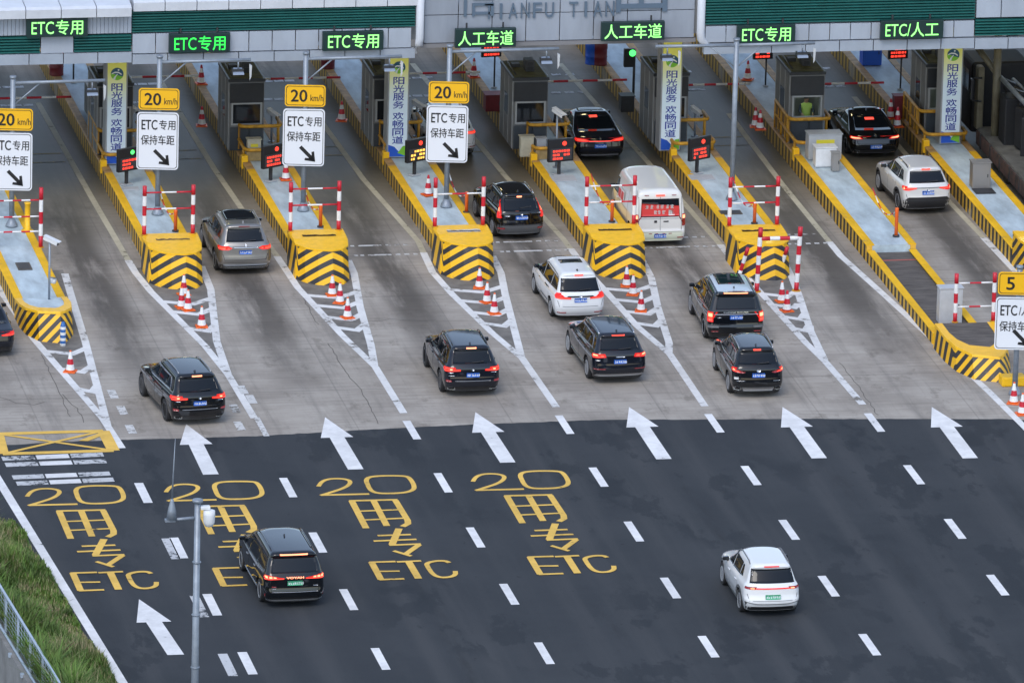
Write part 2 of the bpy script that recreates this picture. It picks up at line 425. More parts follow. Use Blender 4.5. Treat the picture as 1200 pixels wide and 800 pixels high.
# yellow lettering 20 / yong / zhuan / ETC, read from below; traced once in lane three
def z3(p): q = at(360 + p[0] / 5.333, 540 + p[1] / 5.333); return (q.x, q.y)
def chaikin(p, n=2):
    for _ in range(n): p = [p[0]] + [(a[0] * w_ + b_[0] * (1 - w_), a[1] * w_ + b_[1] * (1 - w_)) for a, b_ in zip(p, p[1:]) for w_ in (.75, .25)] + [p[-1]]
    return p
E0 = z3((455, 745))
ST = [([(70, 160), (90, 130), (130, 114), (190, 110), (245, 115), (272, 128), (262, 150), (225, 172), (160, 193), (85, 216)], 0.149), ([(85, 214), (388, 207)], 0.163),
      ([(385, 165), (362, 112), (420, 94), (605, 93), (642, 106), (674, 164), (655, 188), (590, 202), (450, 205), (402, 190), (385, 165)], 0.163),
      ([(278, 250), (368, 421)], 0.220), ([(262, 250), (565, 243)], 0.163), ([(550, 246), (628, 372), (630, 392), (596, 411)], 0.212), ([(415, 250), (498, 407)], 0.220),
      ([(325, 315), (586, 305)], 0.134), ([(356, 370), (618, 358)], 0.134),
      ([(440, 468), (648, 461)], 0.149), ([(415, 502), (683, 491)], 0.149), ([(574, 424), (530, 524)], 0.237), ([(513, 528), (710, 520)], 0.149), ([(700, 524), (612, 586)], 0.203), ([(540, 563), (650, 596)], 0.149),
      ([(402, 634), (462, 744)], 0.220), ([(388, 635), (552, 630)], 0.149), ([(440, 692), (578, 690)], 0.134), ([(450, 744), (607, 738)], 0.149),
      ([(560, 633), (712, 626)], 0.149), ([(634, 632), (696, 737)], 0.237),
      ([(888, 638), (862, 626), (800, 627), (745, 641), (750, 660), (785, 712), (830, 731), (890, 729), (928, 714), (925, 690)], 0.163)]
for E in ((93.2, 692.6), (261, 687), (445.3, 679.7), (631.9, 673.5)):
    e = at(*E); b = MB(); zz = .012
    for pts, wd in ST:
        zz += .0006
        if len(pts) > 5: pts = chaikin(pts)
        ribbon(b, [(x - E0[0] + e.x, y - E0[1] + e.y) for x, y in map(z3, pts)], wd, zz, YELL_A)
    struct(b.obj("road_lettering"))
# yellow hatched box and white rumble strips at the left edge
b = MB(); c4 = [at(-3, 508.5), at(121, 505), at(133, 528), at(3, 532)]
L4 = [(p.x, p.y) for p in c4]
ribbon(b, [L4[0], L4[1]], .3, .014, YELL_A); ribbon(b, [L4[1], L4[2]], .42, .0146, YELL_A); ribbon(b, [L4[2], L4[3]], .3, .0152, YELL_A); ribbon(b, [L4[3], L4[0]], .42, .0158, YELL_A)
ribbon(b, [L4[0], L4[2]], .16, .0164, YELL_A); ribbon(b, [L4[1], L4[3]], .16, .017, YELL_A)
px_quad(b, [(92, 516), (118, 506.5), (122, 509), (103, 516.5)], .0176, YELL_A)
struct(b.obj("yellow_box_marking"))
b = MB()
for (xa, ya), (xb, yb) in (((5, 180), (465, 160)), ((20, 207), (478, 190)), ((52, 263), (495, 245)), ((70, 291), (512, 272))):
    for i in range(3):
        f0, f1 = i / 3, (i + 1) / 3 - .018
        P = lambda f, o: ((xa + (xb - xa) * f + o * .45) / 3.81, 490 + (ya + (yb - ya) * f - 9 + o) / 3.81)
        px_quad(b, [P(f0, 18), P(f1, 18), P(f1, 0), P(f0, 0)], .011, WHITE_WA if i % 2 == 0 else WHITE_A)
struct(b.obj("rumble_strips"))

# white lines and chevrons in front of the islands
VL = {'a': ([(-16.05, 9.5), (-16.0, 8.6), (-15.63, 2.4), (-14.98, -3.6), (-14.6, -7.15), (-14.44, -10.62)], [(-13.45, 10.5), (-13.6, 7.86), (-13.91, 2.0), (-14.24, -3.15), (-14.55, -8.0)], (0.6, -1.6, -4.0)),
      'b': ([(-11.25, 34), (-11.09, 19.5), (-10.98, 12.35), (-10.94, 10.35), (-10.75, 7.91), (-9.88, 1.07), (-9.61, -2.59), (-9.53, -7.67)], [(-8.49, 11.0), (-8.61, 8.03), (-9.0, 4.8), (-9.39, 1.55), (-9.61, -2.4)], (6.3, 5.0, 2.9)),
      'c': ([(-6.17, 37.4), (-6.05, 24), (-5.85, 17), (-5.62, 12.29), (-5.52, 7.94), (-4.95, 1.9), (-4.45, -2.08), (-4.42, -7.59)], [(-3.16, 11.26), (-3.23, 9.6), (-3.74, 5.26), (-4.15, .6), (-4.45, -1.9)], (6.6, 5.3, 3.8, 2.5)),
      'd': ([(-1.08, 33), (-.8, 22), (-.24, 13.47), (-.43, 9.44), (-.23, 6.55), (.3, 1.6), (.77, -1.56), (.85, -7.42)], [(2.08, 11.32), (1.98, 9.09), (1.63, 6.37), (1.04, 1.04), (.77, -1.4)], (6.8, 5.4, 3.9, 2.5)),
      'e': ([(3.9, 38.5), (4.5, 22), (5.03, 13.3), (5.1, 9), (5.23, 6.78), (5.5, 1.9), (5.95, -1.56), (5.9, -7.83)], [(7.35, 11.0), (7.32, 10.14), (7.21, 8.03), (6.69, 4.24), (6.2, -.2), (5.95, -1.4)], (6.4, 5.0, 3.5, 2.0)),
      'f': ([(9.6, 38), (10.2, 22), (10.54, 11.86), (10.6, 8), (10.76, 4.05), (10.95, -.6), (11.13, -3.0), (11.3, -8.18)], [(12.4, 10), (12.2, 7.4), (11.99, 5.35), (11.43, .75), (11.15, -2.8)], (5.2, 3.8, 2.3, .8)),
      'g': ([(14.6, 30), (14.5, 20), (14.56, 10.12), (15.0, 5.05), (15.44, -.39), (15.96, -7.23), (16.2, -11.5), (16.3, -15)], None, ()),
      'h': ([(19.9, 32), (20.1, 18), (20.38, 7.5), (20.55, 3), (20.9, -2)], None, ())}
GORE = pm("gore_asphalt", (.185, .172, .155), .8, var=.4, scale=1.6)
CREAM_L = mk_paint("aged_cream_line", (.52, .48, .36), (.11, .1, .07), .60, 3)
def xat(pl, y):
    for (xa, ya), (xb, yb) in zip(pl, pl[1:]):
        if yb <= y <= ya: return xa + (xb - xa) * (ya - y) / (ya - yb)
    return pl[-1][0]
for k, (Lp, Rp, bars) in VL.items():
    if Rp:
        ys = [y for y in (11.0, 9.5, 8.0, 6.5, 5.0, 3.5, 2.0, .5, -1.0) if Rp[-1][1] < y <= Rp[0][1] + .5]
        g = MB(); poly_xy(g, [(xat(Lp, y), y) for y in ys] + [(xat(Rp, min(y, Rp[0][1])), y) for y in ys[::-1]], .0062, GORE); struct(g.obj("gore_surface"))
    b = MB(); cut = 12.0; near = [p for p in Lp if p[1] <= cut]; far = [p for p in Lp if p[1] > cut]
    if near and far: near = [(xat(Lp, cut), cut)] + near; far = far + [(xat(Lp, cut), cut)]
    if len(near) > 1: ribbon(b, near, .26, .008, WHITE_C)
    if len(far) > 1: ribbon(b, far, .22, .0084, CREAM_L)
    if Rp: ribbon(b, Rp, .26, .0088, WHITE_C)
    for j, y in enumerate(bars):
        xl, xr = xat(Lp, y + .35), xat(Rp, y + .6)
        if xr - xl < .35: continue
        xm = (xl + xr) / 2 + .15
        ribbon(b, [(xl, y + .35), (xm, y - .1), (xr, y + .6)], .32, .0096 + j * .0004, WHITE_C)
    struct(b.obj("gore_marking"))
# broken pairs of cross lines in the lanes, faint yellow cross lines under the canopy
b = MB()
for x0, x1 in ((-3.0, -.7), (2.3, 4.8), (7.5, 10.2), (12.6, 14.3)):
    for y, o in ((13.0, 0), (11.75, .15)):
        xs = x0 + o
        for a, c in ((0, .14), (.22, .36), (.5, x1 - x0 - .95), (x1 - x0 - .8, x1 - x0 - .62), (x1 - x0 - .48, x1 - x0 - .3), (x1 - x0 - .15, x1 - x0)):
            poly_xy(b, [(xs + a, y), (xs + c, y), (xs + c, y + .17), (xs + a, y + .17)], .008, WHITE_W)
for x0, x1 in ((-13.6, -11.4), (-8.3, -6.3), (-3.1, -1.0), (2.2, 4.4), (7.4, 10.0), (12.8, 14.4), (17.8, 20)):
    for y in (33.5, 36.2):
        for i in range(5):
            a = x0 + (x1 - x0) * i / 5; poly_xy(b, [(a, y), (a + .36, y), (a + .36, y + .3), (a, y + .3)], .008, WHITE_W)
    for y in (25.4, 26.6): poly_xy(b, [(x0, y), (x1, y), (x1, y + .07), (x0, y + .07)], .008, mk_paint("faint_yellow_paint", (.42, .33, .12), (.12, .115, .09), .5, 4))
# ghosts of an old dashed line beside the gore
for px, py in ((125, 457), (136, 476), (146, 498), (277, 452), (287, 463), (268, 474), (273, 494)):
    p = at(px, py); poly_xy(b, [(p.x, p.y - 1.0), (p.x + .28, p.y - 1.0), (p.x + .28, p.y), (p.x, p.y)], .0085, WHITE_W)
p = at(297, 489); poly_xy(b, [(p.x, p.y - 2.2), (p.x + .2, p.y - 2.2), (p.x + .2, p.y), (p.x, p.y)], .0105, WHITE_W)
struct(b.obj("lane_cross_marking"))
# cracks and patched joints
b = MB(); CRK = pm("crack_filler", (.10, .09, .08), .9)
for pl in ([(420, 375), (440, 376.5), (455, 374), (475, 374.5), (497, 376), (520, 374.8)], [(0, 465), (18, 472), (40, 474), (62, 468)], [(47, 415), (60, 438), (72, 462), (82, 492)], [(72, 462), (90, 478), (101, 499)],
           [(384, 402), (400, 428), (425, 460), (444, 500)], [(350, 340), (365, 366), (374, 384)], [(984, 425), (1005, 450), (1030, 490)]):
    P = [at(*p) for p in pl]; Q = []
    for p, q in zip(P, P[1:]):
        n = max(2, int((q - p).length / .35)); Q += [(p.x + (q.x - p.x) * k / n + random.uniform(-.05, .05), p.y + (q.y - p.y) * k / n + random.uniform(-.05, .05)) for k in range(n)]
    ribbon(b, Q, .022, .007, CRK)
struct(b.obj("pavement_cracks"))

# unseen dark green ridge added to block bright northern horizon sky in car reflections
b = MB(); rh = random.Random(4); N = 60
ft_ = [(-900 + 1800 * k / N, 420 + 120 * abs(k / N - .5)) for k in range(N + 1)]; tp = [(x, y + 90, 46 + 16 * math.sin(k * .37) + rh.uniform(-5, 5)) for k, (x, y) in enumerate(ft_)]
HM = pm("blocker_green", (.035, .05, .03), .9, var=.5, scale=.02)
for k in range(N):
    b.face([(*ft_[k], 0), (*ft_[k + 1], 0), tp[k + 1], tp[k]], HM, True); b.face([tp[k], tp[k + 1], (tp[k + 1][0], tp[k + 1][1] + 150, 0), (tp[k][0], tp[k][1] + 150, 0)], HM, True)
struct(b.obj("horizon_blocker"))
# ------------------------------------------------------------------ toll islands
H = .62
RED = pm("red_band_paint", (.55, .012, .03), .4, var=.15, scale=6); WHT = pm("white_band_paint", (.78, .78, .78), .45, var=.12, scale=6)
ORANGE = pm("orange_plastic", (.80, .13, .015), .45, var=.15, scale=8); STEEL = pm("galvanised_steel", (.27, .31, .36), .45, .35, var=.2, scale=4)
GREYP = pm("grey_box_paint", (.42, .44, .46), .5, var=.12, scale=3); BLACK = pm("black_plastic", (.015, .016, .02), .35); DARK = pm("dark_metal", (.035, .037, .042), .5, var=.3, scale=5)
WHITEP = pm("white_housing", (.72, .74, .76), .4, var=.1, scale=6)
nth = ["leftmost", "second from left", "third from left", "fourth from left", "fifth from left", "sixth from left", "rightmost"]
ISL = [(-15.9, -14.15, 5.0), (-10.45, -8.7, 10.7), (-5.2, -3.45, 10.8), (.05, 1.85, 10.8), (5.45, 7.25, 10.6), (10.75, 12.55, 10.2), (15.32, 17.12, 9.3), (20.45, 22.2, 8.4)]
isl_l = ["toll island at the left picture edge ending in a rounded striped nose", "toll island with its striped kerb behind the leftmost yellow crash block", "toll island with its striped kerb behind the second yellow crash block from the left",
         "toll island behind the third crash block, the one whose top is scraped white", "toll island behind the fourth crash block, beside the white van", "toll island behind the fifth crash block, beside the tall pole with two arms",
         "stepped toll island with a low brown paved front end", "toll island at the right picture edge, right of the white sport utility car"]
Y1 = 46
for i, (x0, x1, y0) in enumerate(ISL):
    r = thing("toll_island", isl_l[i], "traffic island", ((x0 + x1) / 2, 0, 0), 0, "toll islands between the lanes")
    w2 = (x1 - x0) / 2; k = .2
    b = MB()
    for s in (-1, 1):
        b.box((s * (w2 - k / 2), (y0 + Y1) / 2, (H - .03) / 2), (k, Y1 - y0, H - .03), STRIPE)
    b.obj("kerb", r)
    b = MB()
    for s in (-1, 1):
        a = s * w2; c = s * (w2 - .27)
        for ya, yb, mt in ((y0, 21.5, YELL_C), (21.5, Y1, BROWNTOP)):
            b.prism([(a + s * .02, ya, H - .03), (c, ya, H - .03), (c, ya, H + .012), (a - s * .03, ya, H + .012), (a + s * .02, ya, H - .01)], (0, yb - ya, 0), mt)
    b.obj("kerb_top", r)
    b = MB(); b.box((0, (y0 + Y1) / 2 + .01, (H) / 2 - .01), (2 * w2 - .41, Y1 - y0 - .02, H - .02), DECK); b.obj("deck", r)
    if i == 6:
        b = MB()
        for s in (-1, 1): b.box((s * (w2 - .1), 4.1, .2), (.2, 10.3, .40), STRIPE)
        b.box((0, -1.15, .2), (2 * w2, .2, .4), YELLOW)
        b.obj("low_kerb", r)
        b = MB()
        for s in (-1, 1): b.box((s * (w2 - .13), 4.1, .415), (.28, 10.3, .03), YELL_C)
        b.obj("low_kerb_top", r)
        b = MB(); b.box((0, 4.12, .17), (2 * w2 - .42, 10.26, .34), DECKO); b.box((0, 8.2, .345), (2 * w2 - .42, .07, .012), pm("red_cable", (.45, .1, .08), .6)); b.obj("paving", r)

# yellow crash blocks on the front end of five islands
def crash_block():
    r = thing("crash_block", "", "crash barrier", group="striped crash blocks at the lane entrances")
    base = [(-1.0, 2.9), (-1.0, 1.05), (-.72, .52), (-.3, .16), (.22, 0), (.62, .2), (.88, .7), (.98, 1.6), (1.0, 2.9)]
    top = [(-1.0, 2.9), (-.97, 1.35), (-.72, .86), (-.3, .52), (.2, .38), (.6, .56), (.85, 1.0), (.96, 1.75), (1.0, 2.9)]
    b = MB(); b.loft([[(x, y, 0) for x, y in base], [(x, y, 1.21) for x, y in top]], CHEV, smooth=False); b.obj("striped_body", r)
    b = MB()
    o = [(x * 1.02, y - .03) for x, y in top]; inn = [(-.98, 2.9), (-.97, 1.75), (-.7, 1.7), (-.3, 1.68), (.2, 1.66), (.6, 1.68), (.84, 1.72), (.95, 1.9), (.98, 2.9)]
    b.loft([[(x, y, 1.165) for x, y in o], [(x, y, 1.22) for x, y in o], [(x, y, 1.28) for x, y in inn]], YELLOW, smooth=False); b.obj("hood", r)
    return r
b0 = crash_block()
BL = [(-9.67, 8.0), (-4.43, 8.0), (.80, 8.1), (6.22, 7.75), (11.32, 7.15)]
bl_l = ["yellow and black crash block in front of the leftmost silver sport utility car", "yellow and black crash block right of the grey-silver car, brown slot on top",
        "yellow and black crash block with its top scraped white", "yellow and black crash block next to the white minivan and the white van", "yellow and black crash block behind the free-standing red and white barrier"]
bl = []
for i, (x, y) in enumerate(BL):
    o = b0 if i == 0 else dup(b0, (0, 0, 0))
    o.location = (x, y, 0); o['label'] = bl_l[i]; bl.append(o)
    b = MB(); mt = pm("scraped_white", (.62, .60, .55), .7, var=.2, scale=9) if i == 2 else pm("rust_stain", (.16, .10, .045), .8, var=.5, scale=8)
    pts = [(-.6 + k * .1, 1.98 + random.uniform(-.03, .03)) for k in range(13)] + [(.6 - k * .1, 2.16 + random.uniform(-.05, .07)) for k in range(13)]
    if i == 2: pts = [(x_, y_ + (.1 if j > 12 else -.05)) for j, (x_, y_) in enumerate(pts)]
    b.face([(x_, y_, 1.286) for x_, y_ in pts], mt); b.obj("worn_slot", o)

def rnose(name, label, xl, xr, y0, y1, tip, h0, h1, top_m, grp, lean=.6):
    r = thing(name, label, "crash barrier", ((xl + xr) / 2, y0, 0), 0, grp)
    w2 = (xr - xl) / 2; d = y1 - y0
    out = [(-w2, d), (-w2 * .99, d * .62), (-w2 * .86, d * .34), (-w2 * .5, d * .1), (tip, 0), (w2 * .55, d * .08), (w2 * .88, d * .3), (w2, d * .62), (w2, d)]
    hh = lambda y: h0 + (h1 - h0) * y / d
    b = MB(); b.loft([[(x, y, 0) for x, y in out], [(x * .97, y + lean * (1 - y / d), hh(y)) for x, y in out]], CHEVN, smooth=False); b.obj("striped_body", r)
    hp = lambda yt: hh((yt - lean) / (1 - lean / d))
    b = MB(); q = [(x * .985, y + (lean - .03) * (1 - y / d)) for x, y in out]; inn = [(x * .74, y * .62 + d * .38) for x, y in out]
    n = len(q)
    for j in range(n - 1):
        b.face([(*q[j], hh(out[j][1]) + .035), (*q[j + 1], hh(out[j + 1][1]) + .035), (*inn[j + 1], hp(inn[j + 1][1]) + .035), (*inn[j], hp(inn[j][1]) + .035)], YELLOW)
        b.face([(q[j][0] * 1.012, q[j][1] - .03, hh(out[j][1]) - .05), (q[j + 1][0] * 1.012, q[j + 1][1] - .03, hh(out[j + 1][1]) - .05), (*q[j + 1], hh(out[j + 1][1]) + .035), (*q[j], hh(out[j][1]) + .035)], YELLOW)
    b.obj("rim", r)
    b = MB(); b.face([(x, y, hp(y) + .02) for x, y in inn], top_m); b.obj("fill", r)
    return r
rnose("crash_nose", "rounded striped crash nose at the left with a striped post at its tip", -15.95, -14.1, 1.8, 5.2, .3, .95, .66, DECK, "rounded crash noses")
rnose("crash_nose", "rounded striped crash nose on the right with dark hollow top", 15.25, 17.4, -6.1, -1.7, .35, .72, .85, DECKO, "rounded crash noses")
b = MB(); b.box((0, 0, .17), (.85, .55, .34), YELLOW, bev=.05); o = b.obj("kerb_stone"); o.location = (16.95, -6.35, 0); tag(o, "small yellow concrete stone at the tip of the right crash nose", "kerb stone")
rnose("crash_nose", "yellow and black crash nose cut by the right picture edge", 20.45, 22.3, 5.6, 8.5, .2, 1.1, 1.2, YELLOW, "rounded crash noses")
# small blue striped bollard at the left nose
b = MB(); BLU = pm("blue_band_paint", (.03, .13, .38), .4)
pr = [(.11, 0)] + [(.1, .1 * k + .1) for k in range(7)] + [(.05, .86)]
b.lathe(pr, (0, 0, 0), WHT, 14, mats=[BLU if k % 2 else WHT for k in range(8)])
o = b.obj("striped_bollard"); p = at(73, 404); o.location = (p.x, p.y - .12, 0); tag(o, "blue and white striped bollard at the tip of the left crash nose", "bollard")

# red and white frames on the blocks
def banded(b, p0, p1, r, n, first=0, mats=(None, None)):
    p0, p1 = Vector(p0), Vector(p1)
    for k in range(n): b.tube([p0.lerp(p1, k / n), p0.lerp(p1, (k + 1) / n)], r, (RED, WHT)[(k + first) % 2], 12, cap=(k in (0, n - 1)))
def hframe(loc, w, hh, label, rails, r=.075, rr=.03, first=0):
    t = thing("barrier_frame", label, "barrier frame", loc, 0, "red and white frames at the lane entrances")
    for s in (-1, 1):
        b = MB(); banded(b, (s * w / 2, 0, 0), (s * w / 2, 0, hh), r, 5, first); b.lathe([(.12, 0), (.12, .03)], (s * w / 2, 0, 0), YDIRT, 12); b.obj("post", t)
    for z, nb, f in rails:
        b = MB(); banded(b, (-w / 2 + r, 0, z), (w / 2 - r, 0, z), rr, nb, f); b.obj("rail", t)
    return t
fl = ["red and white frame with two rails on the leftmost crash block", "red and white frame with two rails on the second crash block from the left", "red and white frame with a single rail on the white-scraped crash block",
      "red and white frame in front of the white van", "red and white frame at the foot of the pole with two arms"]
for i, (x, y) in enumerate(BL):
    rails = [(1.55, 3, 0), (.95, 3, 0)] if i not in (2,) else [(1.2, 3, 1)]
    if i > 2: rails = [(1.45, 4, 1), (.85, 4, 1)]
    hframe((x - .06, y + 2.75, 1.275), 1.74, 1.8, fl[i], rails, first=0 if i < 3 else (0, 1)[0])
hframe((at(25, 292, H).x - .15, 11.8, H), 1.72, 2.2, "red and white frame with three rails at the left picture edge", [(1.75, 5, 0), (1.15, 5, 1), (.6, 5, 1)])
hframe((16.7, -1.55, .86), 1.36, 1.75, "red and white frame behind the right crash nose by the white cabinet", [(1.4, 3, 1), (.55, 3, 1)])
# free standing barrier before the fifth block
t = thing("height_barrier", "free-standing red and white barrier with one cross bar before the fifth crash block", "barrier")
pa, pb = at(886.5, 342), at(933, 341)
for p in (pa, pb):
    b = MB(); banded(b, p, p + Vector((.08, 0, 2.35)), .085, 7, 0); b.lathe([(.16, 0), (.16, .04)], p, YDIRT, 12); b.obj("post", t)
    b = MB(); q = p + Vector((-.25, 1.9, 0)); banded(b, q, q + Vector((.25, -.25, 1.15)), .07, 4, 1); b.lathe([(.13, 0), (.13, .04)], q, YDIRT, 12); b.obj("back_post", t)
b = MB(); banded(b, pa + Vector((.06, 0, 1.95)), pb + Vector((.06, 0, 1.95)), .075, 4, 0); b.obj("cross_bar", t)

# ------------------------------------------------------------------ cones and delineators
def cone(bnd):
    r = thing("traffic_cone", "", "traffic cone", group="traffic cones")
    b = MB(); b.box((0, 0, .025), (.42, .42, .05), ORANGE, bev=.015); b.obj("base", r)
    pr = [(.165, .05), (.15, .09), (.117, .28), (.083, .47), (.055, .63), (.04, .72), (.032, .76)]
    b = MB(); b.lathe(pr, (0, 0, 0), RED, 20, mats=[ORANGE, WHT, RED, WHT, WHT, ORANGE] if bnd else [RED, WHT, RED, WHT, RED, RED]); b.obj("body", r)
    return r
k0 = cone(1); k1 = cone(0)
blk = ["leftmost", "second", "white-scraped", "fourth", "fifth"]
CN = []
for px, py, l in [(216, 347, "cone touching the leftmost crash block, farthest of its four"), (213.5, 362, "cone second in the row of four at the leftmost crash block"), (221, 365, "cone third in the row of four before the leftmost crash block"), (237, 384.5, "cone nearest of the row of four before the leftmost crash block"),
                  (390, 347.5, "cone touching the second crash block from the left"), (399, 356.5, "middle cone of three before the second crash block"), (408, 374, "nearest cone of three before the second crash block"),
                  (562.5, 339, "cone touching the white-scraped crash block"), (571.5, 356, "middle cone of three before the white-scraped crash block"), (580, 369, "nearest cone of three before the white-scraped crash block"),
                  (735, 337, "cone touching the fourth crash block, right of the white minivan"), (742.5, 347, "middle cone of three before the fourth crash block"), (752, 366, "nearest cone of three before the fourth crash block"),
                  (917, 355, "orange-tipped cone between the legs of the free-standing barrier"), (923, 366, "red cone at the right leg of the free-standing barrier"), (83, 437, "lone cone on the painted wedge at the left"),
                  (1189, 474, "cone beside the right sign post"), (1199, 487, "cone cut by the right picture edge")]:
    CN.append((px, py, 0, l))
for px, py, l in [(236.5, 100, "cone standing on the wet island deck near the second booth"), (237, 149, "small cone by the rail of the second booth"), (401, 143, "cone by the rail of the third booth"), (556, 92, "cone on the island deck just above the third sign plate"),
                  (877, 95, "cone below the red display beyond the tall pole"), (886, 150, "left cone of two by the sixth booth rail"), (891.5, 153, "right cone of two by the sixth booth rail"), (1044.5, 140, "left cone of two by the red cabinet at the rightmost booth"), (1052.5, 150, "right cone of two by the red cabinet at the rightmost booth"),
                  (502.5, 230, "cone on the island deck below the third yellow display"), (335.5, 212, "cone half hidden behind the second sign plate")]:
    CN.append((px, py, H, l))
f0 = f1 = False
for px, py, z, l in CN:
    src = k1 if z or 'red' in l else k0
    p = at(px, py, z); first = (src is k0 and not f0) or (src is k1 and not f1)
    o = src if first else dup(src, (0, 0, 0))
    if src is k0: f0 = True
    else: f1 = True
    o.location = (p.x, p.y + .15, z); o.rotation_euler = (0, 0, random.uniform(-.5, .5)); o['label'] = ("red and white " if src is k1 else "orange and white ") + l
d0 = None
for i, (px, py, hh) in enumerate([(205.5, 271, .78), (375.5, 266, .8), (546.5, 249, .75), (717, 260, .8), (884, 262, .8), (1050, 277, 1.05)]):
    p = at(px, py, H)
    if d0 is None:
        d0 = thing("delineator_post", "", "bollard", group="orange posts on the island edges")
        b = MB(); b.lathe([(.065, 0), (.065, .62), (.07, .64), (.07, .72), (.06, .75)], (0, 0, 0), ORANGE, 14); b.obj("post", d0)
        b = MB(); b.lathe([(.13, 0), (.12, .03)], (0, 0, 0), DARK, 14); b.obj("foot", d0)
        o = d0
    else: o = dup(d0, (0, 0, 0))
    o.location = (p.x, p.y, H + .012); o.scale = (1, 1, hh / .75)
    o['label'] = "orange post on the kerb edge behind the %s" % ["leftmost crash block", "second crash block", "white-scraped crash block", "fourth crash block", "fifth crash block", "low front end of the stepped island"][i]
    b = MB(); e = Vector((p.x - .15, p.y + 3.3, H + .9)); a = Vector((p.x, p.y, H + hh * .9))
    pts = [a.lerp(e, k / 8) + Vector((0, 0, -.5 * math.sin(PI * k / 8))) for k in range(9)]
    for k in range(8): b.tube(pts[k:k + 2], .022, RED if k % 2 else WHT, 6)
    tag(b.obj("chain"), "red and white chain hanging from the orange post behind the %s" % ["leftmost crash block", "second crash block", "white-scraped crash block", "fourth crash block", "fifth crash block", "stepped island front"][i], "chain", "chains on the orange posts")
p = at(32, 271, H); b = MB(); b.lathe([(.22, 0), (.22, .04), (.1, .05), (.1, 1.0), (.12, 1.02), (.12, 1.05)], (p.x, p.y, H + .012), YELLOW, 14)
tag(b.obj("yellow_bollard"), "yellow bollard beside the leftmost sign post", "bollard")

# ------------------------------------------------------------------ sign posts
ANT = pm("antenna_blue_grey", (.22, .27, .35), .4); ANT2 = pm("flat_antenna_grey", (.5, .52, .53), .4)
SIGNW = pm("sign_white", (.74, .76, .80), .4); SIGNY = pm("sign_yellow", (.86, .47, .01), .4); INK = pm("sign_black", (.012, .012, .014), .5); SIGNB = pm("sign_back", (.3, .31, .32), .5)
def rrect(w, h, r, n=5):
    return [(sx * (w / 2 - r) + r * math.cos(a), sz * (h / 2 - r) + r * math.sin(a)) for sx, sz, a0 in ((1, 1, 0), (-1, 1, PI / 2), (-1, -1, PI), (1, -1, 1.5 * PI)) for a in [a0 + PI / 2 * k / n for k in range(n + 1)]]
def plate(b, w, h, r, c, face, edge, M):
    P = lambda pts, y: [M @ Vector((c[0] + x, c[1] + y, c[2] + z)) for x, z in pts]
    b.prism(P(rrect(w, h, r), .03), M.to_3x3() @ Vector((0, -.03, 0)), face)
    ring_o = rrect(w - .09, h - .09, r * .8); ring_i = rrect(w - .13, h - .13, r * .75); n = len(ring_o)
    for k in range(n):
        b.face([M @ Vector((c[0] + q[0], c[1] - .004, c[2] + q[1])) for q in (ring_o[k], ring_o[(k + 1) % n], ring_i[(k + 1) % n], ring_i[k])], edge)
